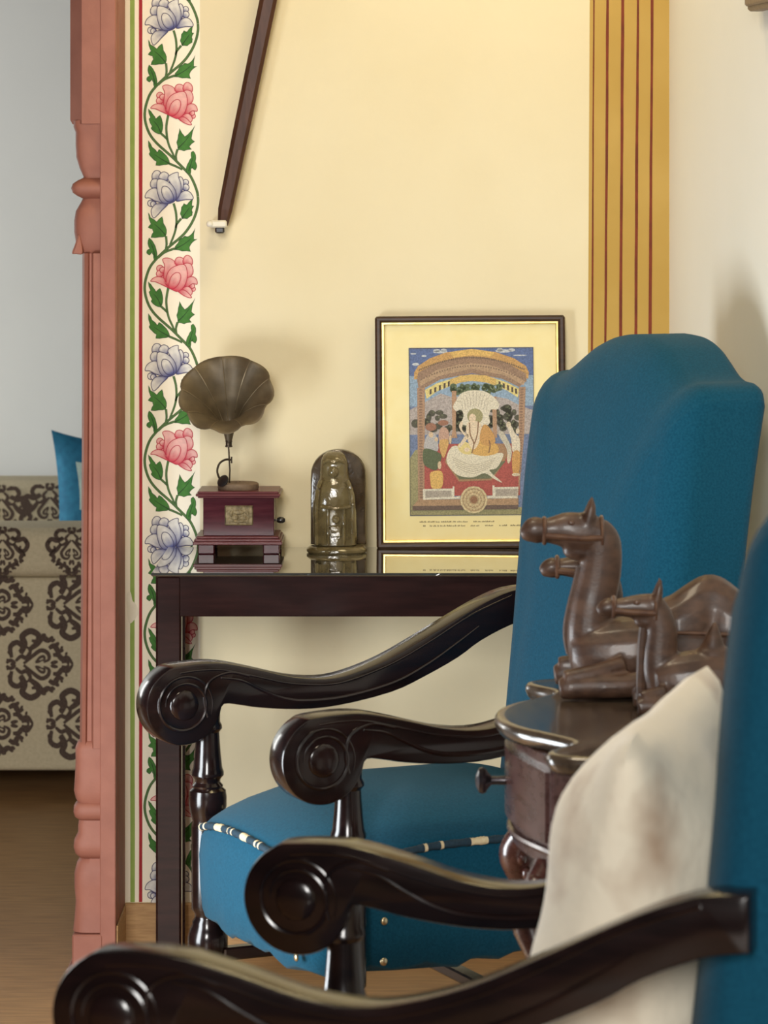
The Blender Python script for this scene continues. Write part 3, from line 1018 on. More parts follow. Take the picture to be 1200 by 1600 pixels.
# serpent hood and throne
hood = [(460, 600), (435, 560), (470, 500), (500, 455), (560, 430), (640, 425), (720, 440), (790, 490), (830, 545), (810, 590), (760, 590), (740, 640), (735, 720), (520, 720), (525, 640), (505, 590)]
shape('painted_hood', (224, 216, 196), hood, smooth_pts=3)
line('hood_lines', (170, 160, 140), 2.2, *[[(520 + i * 22, 600 - 40 * math.sin(i / 9 * math.pi)), (505 + i * 26, 520 - 30 * math.sin(i / 9 * math.pi)), (470 + i * 34, 520 - 85 * math.sin(i / 9 * math.pi))] for i in range(10)])
dots('painted_halo', (150, 146, 100), [(622, 645, 68, 66)])
shape('painted_throne', (160, 120, 84), [(360, 1030), (420, 900), (860, 880), (905, 960), (860, 1050), (760, 1190), (480, 1200)])
shape('throne_fringe', (92, 98, 70), [(385, 1045), (880, 1030), (750, 1176), (485, 1182)])
shape('painted_coils', (226, 218, 196), [(375, 1020), (395, 940), (450, 895), (560, 930), (700, 970), (850, 960), (850, 1010), (800, 1090), (740, 1110), (850, 1210), (780, 1180), (700, 1130), (600, 1165), (480, 1150), (410, 1090)], smooth_pts=3)
line('coil_lines', (176, 166, 144), 2.4, *[[(420 + i * 10, 990 + i * 22), (600, 1060 + i * 18), (800 - i * 14, 1000 + i * 20)] for i in range(5)])
# seated couple
shape('painted_skirt', (214, 164, 84), [(590, 960), (600, 900), (680, 830), (760, 860), (815, 900), (810, 960), (700, 985)], smooth_pts=3)
shape('painted_robe', (226, 206, 130), [(470, 900), (520, 860), (580, 890), (590, 965), (510, 960)], smooth_pts=3)
shape('painted_skin', (228, 208, 178), [(560, 860), (545, 740), (570, 690), (640, 690), (680, 740), (650, 880), (600, 930)], [(480, 900), (545, 800), (565, 820), (500, 905)], [(485, 740), (500, 690), (520, 700), (510, 760), (550, 800), (535, 815)], smooth_pts=3)
dots('painted_skin', (230, 206, 176), [(600, 660, 30, 36), (690, 770, 22, 30), (740, 790, 20, 28), (550, 930, 26, 18)])
shape('painted_skirt', (200, 146, 78), [(660, 850), (680, 740), (720, 720), (780, 800), (790, 870), (720, 900)], smooth_pts=3)
line('garland', (122, 84, 58), 5, [(575, 700), (580, 800), (610, 880), (590, 960)], [(650, 690), (640, 800), (615, 880)], [(740, 850), (748, 900), (735, 960)])
# attendants
dots('attendant_crown', (146, 96, 74), [(245, 735, 48, 34), (350, 700, 46, 24)])
shape('attendant_robe', (176, 174, 178), [(190, 930), (195, 840), (230, 790), (280, 790), (300, 850), (300, 940)], smooth_pts=3)
shape('attendant_robe', (190, 150, 130), [(315, 850), (320, 760), (350, 735), (390, 760), (395, 850)], smooth_pts=3)
shape('attendant_robe', (206, 160, 90), [(318, 850), (395, 845), (380, 930), (350, 1000), (320, 930)], smooth_pts=3)
shape('attendant_shawl', (70, 84, 56), [(178, 930), (230, 920), (320, 960), (330, 1010), (290, 1100), (220, 1080), (178, 1040)], smooth_pts=3)
shape('attendant_robe', (222, 176, 92), [(240, 1120), (330, 1110), (345, 1190), (325, 1255), (250, 1255), (236, 1190)], smooth_pts=3)
dots('attendant_hands', (212, 184, 150), [(315, 1060, 16, 34), (245, 800, 20, 24), (290, 840, 16, 18), (410, 840, 10, 40)])
shape('attendant_robe', (196, 190, 172), [(820, 800), (860, 780), (930, 920), (920, 1030), (895, 1040), (890, 930)], smooth_pts=3)
shape('attendant_robe', (224, 212, 190), [(900, 740), (930, 730), (960, 790), (1000, 840), (1000, 960), (940, 950), (930, 850)], smooth_pts=3)
shape('attendant_robe', (204, 148, 78), [(940, 960), (1002, 955), (990, 1130), (940, 1130)], smooth_pts=3)
dots('attendant_hands', (222, 204, 176), [(908, 720, 20, 26), (985, 775, 16, 24), (965, 1145, 34, 14), (905, 1010, 14, 40)])
# white balustrade, steps and medallion
shape('painted_balustrade', (224, 218, 200), [(172, 1262), (425, 1258), (425, 1240), (440, 1240), (440, 1330), (490, 1320), (490, 1345), (172, 1352)], [(765, 1235), (782, 1235), (782, 1250), (985, 1248), (978, 1345), (720, 1345), (720, 1322), (765, 1322)])
shape('balustrade_panel', (168, 160, 148), [(192, 1278), (415, 1275), (415, 1328), (192, 1335)], [(790, 1268), (980, 1266), (975, 1325), (790, 1325)])
shape('painted_steps', (170, 134, 102), [(130, 1352), (985, 1345), (985, 1400), (85, 1405)])
shape('painted_steps', (92, 72, 66), [(82, 1405), (985, 1400), (980, 1436), (82, 1442)])
dots('medallion', (214, 196, 150), [(605, 1355, 116, 116)])
dots('medallion', (166, 138, 100), [(605, 1355, 100, 100)])
dots('medallion', (206, 186, 142), [(605 + 78 * math.cos(i * math.pi / 10), 1355 + 78 * math.sin(i * math.pi / 10), 12, 12) for i in range(20)] + [(605 + 50 * math.cos(i * math.pi / 7), 1355 + 50 * math.sin(i * math.pi / 7), 11, 11) for i in range(14)])
dots('medallion', (142, 96, 66), [(605, 1355, 30, 30)])
line('print_border', (62, 54, 50), 2.0, [(63, 66), (1124, 66)], [(63, 1484), (1124, 1484)], [(63, 66), (63, 1484)], [(1124, 66), (1124, 1484)], n=2)
pbar('glazing_backing', q(fl + 6), qz(fb - 6), q(fr - 6), qz(ft + 6), .004, .0065, 'frame_wood', 0)

# ------------------------------------------------------------------ slanting wooden rail fixed to the wall
a0, a1 = at(346, 351, YW - .045), at(417.5, 8, YW - .045)
d = (a1 - a0).normalized()
L_ = (a1 - a0).length * 1.9
rail = empty('wooden_rail', a0, label='slanting dark wooden rail fixed on the wall above the gramophone', cat='rail')
side = Vector((d.z, 0, -d.x))
mb = MB()
sect = [(-.0155, -.006), (-.0155, .010), (-.011, .016), (.011, .016), (.0165, .010), (.0165, -.008), (.010, -.016), (-.007, -.016)]
rs = []
for t, s_ in ((0.0, .62), (.03, .86), (.16, .98), (L_, 1.15)):
    rs.append([d * t + side * (x * s_ + (.006 * (1 - s_))) + Vector((0, y * (.7 + .3 * s_), 0)) for x, y in sect])
mb.rings(rs)
mb.build('bar', 'pole_wood', rail, smooth=False)
mb = MB()
cx0 = at(328, 350, YW - .03) - a0
mb.box((cx0.x, -.026, -.0055), (cx0.x + .0345, .044, .0085), .003)
mb.ball((cx0.x + .002, -.024, .0015), (.007, .006, .0065), 12, 8)
mb.build('wall_clip', 'white_plastic', rail)
mb = MB()
mb.box((-.012, -.012, -.017), (.006, .012, -.004), .003)
mb.build('end_cap', 'black_paint', rail)

# ------------------------------------------------------------------ corner of a frame hanging on the right wall
ym = 5.24
fr_ = empty('wall_frame', (wall_x(ym), ym, EYE + 312 / FPX * ym), label='brown wooden picture frame on the right wall at the top corner', cat='picture')
fr_.rotation_euler = (math.radians(1.6), 0, math.radians(3.3))
for name, z0, z1, y0_, y1_, dx in (('frame_rail', 0, .035, -.62, 0, .026), ('frame_rail', .40, .435, -.62, 0, .026), ('frame_rail', .0, .435, -.035, 0, .0262), ('frame_rail', 0, .435, -.62, -.585, .0262)):
    mb = MB()
    mb.box((-dx, y0_, z0), (0, y1_, z1), .004)
    mb.box((-dx - .006, y0_ + (.008 if y1_ == 0 else 0), z0 + .008), (-dx + .004, y1_ - .008, z1 - .008), .003)
    mb.build(name, 'wall_frame_wood', fr_, smooth=False)
MB().box((-.012, -.6, .02), (-.004, -.02, .41)).build('mount', 'mat_board', fr_, smooth=False)

# ------------------------------------------------------------------ the pair of upholstered armchairs
K = 0.9                                # the chair's outline below is given in units of 0.9 m


def Q(u, w, z):                        # u forward, w towards the chair's own left, z from the outline's datum
    return (K * u, K * w, K * (z + .101))


def arm_outline():
    top = [(-.692, .791), (-.64, .786), (-.589, .769), (-.533, .743), (-.462, .708), (-.383, .671), (-.31, .648), (-.255, .641), (-.19, .648), (-.117, .667), (-.056, .681), (-.01, .684)]
    cu, cz, r = .027, .609, .0735
    arc = [(cu + r * math.cos(a), cz + r * math.sin(a)) for a in [math.radians(90 - 15 * i) for i in range(1, 17)]]
    bot = [(-.044, .588), (-.052, .606), (-.085, .602), (-.122, .595), (-.2, .587), (-.281, .589), (-.388, .607), (-.457, .632), (-.527, .664), (-.575, .693), (-.64, .720), (-.692, .729)]
    P = [Vector(p) for p in spline(top + arc, 3)] + [Vector(p) for p in spline(bot, 3)]
    return [(p.x, p.y) for p in P]


def make_arm(parent, side):
    wc, t = .322 * side, .030
    P = arm_outline()
    mb = MB()
    slab(mb, P, wc - t, wc + t, .0045, lambda a, b, w: Q(a, w, b))
    arm = mb.build('armrest', 'dark_wood', parent, sharp=32)
    # carved spiral, boss and flowing ribs on both faces
    cv = MB()
    for sgn in (-1, 1):
        f = wc + sgn * (t - .0005)
        sp = []
        for i in range(60):
            a = math.radians(200 - i * 9.5)
            r = .056 - .020 * i / 59
            sp.append(Q(.027 + r * math.cos(a), f, .609 + r * math.sin(a)))
        cv.tube(sp, [.0034 * math.sin(math.pi * (i + 1) / 61) ** .4 for i in range(60)], 8, up=(0, 1, 0))
        cv.ball(Q(.027, f, .609), (.0255, .0060, .0255), 20, 8)
        rib1 = spline([(-.045, .655), (-.085, .648), (-.125, .628), (-.165, .611), (-.21, .603), (-.29, .605), (-.39, .625), (-.46, .655), (-.52, .690), (-.57, .722)], 6)
        cv.tube([Q(p.x, f, p.y) for p in rib1], [.0018 + .0022 * math.sin(math.pi * i / (len(rib1) - 1)) for i in range(len(rib1))], 8, up=(0, 1, 0))
        rib2 = spline([(.035, .668), (.0, .671), (-.05, .669), (-.115, .653), (-.18, .637), (-.255, .630), (-.31, .637), (-.39, .662), (-.47, .700), (-.55, .742), (-.64, .776)], 6)
        cv.tube([Q(p.x, f, p.y) for p in rib2], .0022, 8, up=(0, 1, 0))
        rib3 = spline([(-.018, .585), (-.012, .618), (-.022, .650), (-.06, .664), (-.10, .655)], 6)
        cv.tube([Q(p.x, f, p.y) for p in rib3], .003, 8, up=(0, 1, 0))
    cv.build('carving', 'dark_wood', arm)
    return arm


def seat_outline(n=72):
    out = []
    for j in range(n):
        a = 2 * math.pi * j / n
        ca, sa = math.cos(a), math.sin(a)
        p = 9
        k = 1 / (abs(ca) ** p + abs(sa) ** p) ** (1 / p)
        x, y = k * ca, k * sa
        hw = .283 if x < 0 else .283 + .012 * x
        u = -.305 + .318 * x + (.016 * (1 - y * y) if x > 0 else 0) * x
        out.append((u, hw * y))
    return out


def edge_z(u, w):
    g_ = math.exp(-((u - .01) / .11) ** 2)
    return .438 - g_ * (.018 + .04 * (abs(w) / .29) ** 2.2)


def make_seat(parent):
    so = seat_outline()
    cx, cw = -.305, 0.0
    rs = []
    for t, ins in ((0, .010), (.04, .0), (.35, -.004), (.7, -.006), (.93, -.002), (1.0, .004)):
        rg = []
        for i, (u, w) in enumerate(so):
            zb = .236 + .006 * math.sin(i * 1.9) + .004 * math.sin(i * .7)
            z = zb + (edge_z(u, w) - .004 - zb) * t
            d = math.hypot(u - cx, w - cw)
            s_ = 1 - ins / d
            rg.append(Q(cx + (u - cx) * s_, w * s_, z))
        rs.append(rg)
    for s_ in (.985, .95, .88, .78, .66, .52, .38, .24, .1):
        rg = []
        for u, w in so:
            ez = edge_z(u, w)
            k = (1 - s_ ** 2.2) ** .75
            rg.append(Q(cx + (u - cx) * s_, w * s_, ez + (.508 - ez) * k))
        rs.append(rg)
    mb = MB()
    mb.rings(rs)
    seat = mb.build('seat', 'teal_fabric', parent, sharp=75)
    # twisted cord piping: dark cord with pale bands
    mb = MB()
    ring = spline([(u * 1.0, w * 1.0, edge_z(u, w) + .002) for u, w in so], 5, True)
    n = len(ring)
    pat = [2] * 6 + [0] * 6 + [1] + [0] * 2 + [1] + [0] * 11 + [1] + [0] * 4 + [1] + [0] * 9
    nn = 10
    rr = []
    for i in range(n):
        p = Vector(Q(*ring[i]))
        t = (Vector(Q(*ring[(i + 1) % n])) - Vector(Q(*ring[i - 1]))).normalized()
        a = t.cross(Vector((0, 0, 1))).normalized()
        b = a.cross(t)
        rr.append([p + (a * math.cos(2 * math.pi * j / nn + i * .5) + b * math.sin(2 * math.pi * j / nn + i * .5)) * (.0062 + .0006 * math.sin(i * 1.3)) for j in range(nn)])
    vs = [q_ for r in rr for q_ in r]
    mb.v = [tuple(q_) for q_ in vs]
    mb.c = [(1, 1, 1, 1)] * len(vs)
    for i in range(n):
        i2 = (i + 1) % n
        for j in range(nn):
            k = (j + 1) % nn
            if i == n - 1:
                j2, k2 = (j + int(round(n * .5 * nn / (2 * math.pi)))) % nn, (k + int(round(n * .5 * nn / (2 * math.pi)))) % nn
                mb.f.append((i * nn + j, i * nn + k, i2 * nn + k2, i2 * nn + j2))
            else:
                mb.f.append((i * nn + j, i * nn + k, i2 * nn + k, i2 * nn + j))
            mb.m.append(1 if pat[i % len(pat)] else 0)
    mb.build('piping', ['piping_dark', 'piping_cream'], seat, sharp=80, label='dark cord piping with cream bands')
    # round nail heads beside the front posts
    for sg in (-1, 1):
        for u, w, z, fr in ((-.108, .2940, .322, 0), (-.108, .2925, .254, 0)) + (((.027, .235, .262, 1),) if sg > 0 else ()):
            mb = MB()
            c = Q(u, w * sg, z)
            r = (.0062, .0032, .0062) if not fr else (.0032, .0062, .0062)
            mb.ball(c, r, 14, 8)
            mb.build('nail_head', 'brass_stud', seat)
    return seat


def back_outline():
    half = [(.0, 1.284), (.06, 1.280), (.115, 1.266), (.16, 1.244), (.20, 1.222), (.235, 1.209), (.266, 1.206), (.288, 1.198), (.301, 1.182), (.306, 1.15), (.308, .95), (.305, .70), (.300, .50), (.297, .30)]
    h = [(p.x, p.y) for p in spline(half, 4)]
    return h + [(-w, z) for w, z in reversed(h[1:])]


def lean(z):
    t = (z - .45) / .8
    return -.594 - .063 * t - .034 * max(t, 0) ** 4


def make_back(parent):
    P = back_outline()
    n = len(P)
    cz = .80
    mb = MB()
    rs = []
    # front face: gently padded, rolled edge, then the back
    R_, D_, T_ = .105, .062, .176

    def ring(d, fwd):
        out = []
        for w, z in P:
            L = math.hypot(w, z - cz)
            s_ = max(.02, 1 - d / L)
            zz = cz + (z - cz) * s_
            out.append(Q(lean(zz) + fwd, w * s_, zz))
        return out
    for s_, bulge in ((.08, .014), (.25, .0135), (.42, .012)):
        rs.append([Q(lean(cz + (z - cz) * s_) + bulge, w * s_, cz + (z - cz) * s_) for w, z in P])
    for d, b in ((.14, .008),):
        rs.append(ring(d, b))
    for k in range(0, 9):
        a = math.pi / 2 * k / 8
        rs.append(ring(R_ * (1 - math.sin(a)), -D_ * (1 - math.cos(a))))
    for k in range(0, 5):
        a = math.pi / 2 * k / 4
        rs.append(ring(.025 * (1 - math.cos(a)), -T_ + .025 - .025 * math.sin(a)))
    mb.rings(rs)
    bk = mb.build('backrest', 'teal_fabric', parent, sharp=75)
    return bk


POST = [(.0, .628), (.0235, .628), (.0235, .606), (.0228, .572), (.0262, .566), (.0268, .560), (.0215, .553), (.0225, .535), (.0245, .51), (.0268, .488), (.0298, .480), (.0298, .474), (.0238, .467), (.0232, .461), (.0285, .455), (.0275, .451), (.0335, .446), (.0352, .435), (.0350, .418), (.0320, .402), (.0280, .390),
        (.030, .38), (.030, .235), (.030, .228), (.0240, .220), (.0240, .212), (.0285, .206), (.0285, .200), (.0330, .192), (.0372, .176), (.0372, .158), (.0335, .135), (.0280, .105), (.0265, .085), (.0320, .078), (.0320, .070), (.0265, .064), (.0265, .055), (.0300, .040), (.0345, .01), (.0365, -.03), (.0345, -.07), (.0280, -.101), (0, -.101)]


def make_chair(loc, ang, label, lateral_label=None):
    t = empty('armchair', (loc[0], loc[1], 0), math.pi + ang, label=label, cat='armchair', group='pair of teal armchairs')
    make_seat(t)
    make_back(t)
    for sg in (1, -1):
        make_arm(t, sg)
        mb = MB()
        mb.lathe([(r * K, K * (z + .101)) for r, z in POST], (K * -.030, K * .322 * sg, 0), 28)
        mb.build('front_post', 'dark_wood', t, sharp=40)
        mb = MB()
        s_ = .026
        rs = []
        for z, u in ((.34, -.70), (.15, -.705), (-.101, -.76)):
            rs.append([Q(u + a * s_, .262 * sg + b * s_, z) for a, b in ((-1, -1), (1, -1), (1, 1), (-1, 1))])
        mb.rings(rs)
        mb.build('rear_leg', 'dark_wood', t, smooth=False)
        mb = MB()
        mb.box(Q(-.72, .300 * sg - .012, .136), Q(-.05, .300 * sg + .012, .160), .003)
        mb.build('stretcher', 'dark_wood', t, smooth=False)
    mb = MB()
    mb.box(Q(-.395, -.30, .138), Q(-.365, .30, .158), .003)
    mb.build('cross_stretcher', 'dark_wood', t, smooth=False)
    mb = MB()
    mb.box(Q(-.70, -.27, .25), Q(-.03, .27, .33), .004)
    mb.build('seat_frame', 'dark_wood', t, smooth=False)
    return t


chair_far = make_chair((-.1971, 5.0202), math.radians(24.3), 'teal upholstered armchair with dark scrolled arms, nearest the console table')
chair_near = make_chair((-.1575, 3.5109), math.radians(-17.0), 'teal upholstered armchair in the blurred foreground holding the cream cushion')

# ------------------------------------------------------------------ cream cushion on the nearer chair
mb = MB()


def pillow(mb, W, H, T, n=28, sag=0.0, fold=0.0, seed=1, taper=0.0, ear=.07, draw=.06):
    rnd = random.Random(seed)
    ph = [rnd.uniform(0, 6.28) for _ in range(6)]
    for sg in (1, -1):
        vs, fs = [], []
        for i in range(n + 1):
            for j in range(n + 1):
                a, b = -1 + 2 * i / n, -1 + 2 * j / n
                # edges draw in between the corners
                x = a * W / 2 * (1 - draw * (1 - b * b)) * (1 - ear * (a * a * b * b) ** 4)
                y = b * H / 2 * (1 - draw * (1 - a * a)) * (1 - ear * (a * a * b * b) ** 4)
                k = max(0, (1 - abs(a) ** 2.6)) ** .6 * max(0, (1 - abs(b) ** 2.6)) ** .6
                th = T / 2 * k * (1 + taper * -b)
                th += fold * k * (math.sin(5 * a + 3 * b + ph[0]) + .7 * math.sin(7 * b - 2 * a + ph[1]) + .5 * math.sin(11 * a * b + ph[2]))
                vs.append((sg * th + sag * b, x, y))
        for i in range(n):
            for j in range(n):
                q_ = (i * (n + 1) + j, (i + 1) * (n + 1) + j, (i + 1) * (n + 1) + j + 1, i * (n + 1) + j + 1)
                fs.append(q_ if sg > 0 else q_[::-1])
        mb.add(vs, fs)
    return mb


mb.weld = .0002
pillow(mb, .43, .46, .215, fold=.008, seed=5, taper=.25)
bm_obj = mb.build('throw_cushion', ['cream_cloth'], sharp=80, label='crumpled cream cushion standing in the foreground armchair', cat='cushion')
Lc = Matrix.Translation((-.1575, 3.5109, 0)) @ Matrix.Rotation(math.pi + math.radians(-17), 4, 'Z')
bm_obj.matrix_world = Lc @ Matrix.Translation((-.452, -.025, .714)) @ Matrix.Rotation(math.radians(-7), 4, 'Y') @ Matrix.Rotation(math.radians(-3.5), 4, 'X')

# ------------------------------------------------------------------ serpentine side table between the chairs
TZ = 0.775
SX, SY = 0.40, 4.29
side_table = empty('side_table', (SX, SY, 0), math.radians(0), label='carved side table with serpentine top between the armchairs', cat='table')
half = [(.148, .0), (.150, .045), (.160, .09), (.182, .135), (.214, .180), (.236, .222), (.236, .243), (.218, .262), (.203, .290), (.203, .315), (.215, .336)]   # x (front edge), distance from the middle
front = [(x - SX, y) for x, y in half]
xr = wall_x(4.3) - .03 - SX


def top_outline(grow=0.0):
    h = [(p.x, p.y) for p in spline([(-.252, 0), (-.246, .055), (-.226, .108), (-.196, .150), (-.170, .190), (-.160, .215), (-.168, .236), (-.186, .262), (-.197, .290), (-.190, .318), (-.160, .336), (-.10, .345)], 5)]
    h = h + [(xr, .345)]
    full = [(x, -y) for x, y in reversed(h)] + h[1:]
    return full


PT = top_outline()
mb = MB()
rs = []
for z, d_ in ((-.026, .016), (-.024, .008), (-.019, .003), (-.012, .0), (-.006, .0), (-.002, .003), (.0, .009), (-.001, .014)):
    rs.append([(p[0], p[1], TZ + z) for p in inset(PT, d_)])
mb.rings(rs)
mb.build('table_top', 'side_table_top', side_table, sharp=60)
# bow-fronted frieze with a drawer
def bow(y, off=0.0):
    return -.178 - .050 * math.cos(min(1, abs(y) / .25) * math.pi / 2) ** 1.3 - off


def frieze(mb, z0, z1, y0, y1, off, depth, n=24, zwave=0.0):
    rs = []
    for i in range(n + 1):
        y = y0 + (y1 - y0) * i / n
        zb = z0 - zwave * math.cos(y / .25 * math.pi / 2) ** 2
        x = bow(y, off)
        rs.append([(x, y, zb), (x, y, z1), (x + depth, y, z1), (x + depth, y, zb)])
    mb.rings(rs)


mb = MB()
frieze(mb, TZ - .165, TZ - .024, -.262, .262, 0, .03)
body = mb.build('frieze', 'side_table_wood', side_table, smooth=True, sharp=40)
mb = MB()
frieze(mb, TZ - .130, TZ - .040, -.215, .215, .010, .012)
dr = mb.build('drawer', 'side_table_wood', side_table, sharp=40)
mb = MB()
kx = bow(0, .010)
mb.lathe([(0, 0), (.0060, 0), (.0055, -.012), (.0058, -.018), (.010, -.022), (.0165, -.026), (.018, -.030), (.016, -.035), (.008, -.039), (0, -.040)], (kx, .0, TZ - .088), 22, 'x')
mb.build('knob', 'knob_metal', dr)
mb = MB()      # beaded moulding below the drawer
bp = []
for i in range(41):
    y = -.258 + .516 * i / 40
    bp.append((bow(y, .002), y, TZ - .140 - .010 * math.cos(y / .26 * math.pi / 2)))
mb.tube(bp, .0055, 8)
mb.build('moulding', 'side_table_wood', side_table)
# corner posts, side panels
for sg in (-1, 1):
    mb = MB()
    mb.box((-.192, sg * .285 - .016, 0.02), (-.160, sg * .285 + .016, TZ - .022), .004)
    mb.box((-.196, sg * .285 - .020, 0.0), (-.156, sg * .285 + .020, .05), .006)
    mb.build('corner_post', 'side_table_wood', side_table, smooth=False)
    mb = MB()
    mb.box((xr - .04, sg * .285 - .016, 0.0), (xr - .005, sg * .285 + .016, TZ - .022), .004)
    mb.build('corner_post', 'side_table_wood', side_table, smooth=False)
    mb = MB()
    mb.box((-.150, sg * .292 - .006, TZ - .20), (-.118, sg * .292 + .006, TZ - .024), .002)
    mb.box((-.118, sg * .290 - .006, TZ - .20), (xr - .04, sg * .290 + .006, TZ - .024), .002, mi=1)
    mb.build('side_panel', ['painted_panel', 'side_table_wood'], side_table, smooth=False)
    # carved scrolling bracket leg in front of each post
    mb = MB()
    pts = spline([(-.188, sg * .17, TZ - .17), (-.205, sg * .19, TZ - .20), (-.212, sg * .205, TZ - .235), (-.196, sg * .225, TZ - .29), (-.182, sg * .24, TZ - .38), (-.178, sg * .25, TZ - .50), (-.186, sg * .255, TZ - .62), (-.205, sg * .258, TZ - .715), (-.222, sg * .26, .022)], 6)
    n = len(pts)
    mb.tube(pts, [.021 * (1 - .45 * i / n) + .008 * math.exp(-((i / n - .22) / .08) ** 2) + (.014 * ((i / n - .85) / .15) if i / n > .85 else 0) for i in range(n)], 14)
    for a, b, r in ((-.208, TZ - .185, .012), (-.216, TZ - .205, .013), (-.220, TZ - .232, .012), (-.212, TZ - .255, .010), (-.203, TZ - .275, .009)):
        mb.ball((a, sg * .205, b), (r, r * 1.3, r * 1.1), 12, 8)
        mb.ball((a + .012, sg * .185, b + .004), (r * .8, r * 1.1, r), 12, 8)
    mb.build('carved_leg', 'side_table_wood', side_table)
MB().box((-.15, -.275, .20), (xr - .01, .275, .222), .004).build('lower_shelf', 'side_table_wood', side_table, smooth=False)


# ------------------------------------------------------------------ carved kneeling camels on the side table
def remeshed(mb, name, m, vox, parent, smooth_it=4):
    tmp = bpy.data.objects.new('tmp', mb.data('tmp', m))
    COL.objects.link(tmp)
    r = tmp.modifiers.new('r', 'REMESH')
    r.mode, r.voxel_size = 'VOXEL', vox
    sm_ = tmp.modifiers.new('s', 'SMOOTH')
    sm_.factor, sm_.iterations = .5, smooth_it
    dg = bpy.context.evaluated_depsgraph_get()
    me = bpy.data.meshes.new_from_object(tmp.evaluated_get(dg))
    old = tmp.data
    bpy.data.objects.remove(tmp)
    bpy.data.meshes.remove(old)
    me.name = name
    me.materials.clear()
    me.materials.append(MATS[m])
    me.shade_smooth()
    o = bpy.data.objects.new(name, me)
    return link(o, parent)


def oval(mb, line, wid, n=16):
    """loft: (x, z, half height across the line, half width)"""
    pts = spline([(x, 0, z) for x, z, *_ in line], 4)
    rad = spline([(a, b) for _, _, a, b in line], 4)
    m = len(pts)
    rs = []
    for i, p in enumerate(pts):
        t = (pts[min(i + 1, m - 1)] - pts[max(i - 1, 0)]).normalized()
        nrm = Vector((-t.z, 0, t.x))
        rs.append([p + nrm * (rad[i].x * math.cos(2 * math.pi * j / n)) + Vector((0, 1, 0)) * (rad[i].y * math.sin(2 * math.pi * j / n)) for j in range(n)])
    mb.rings(rs)


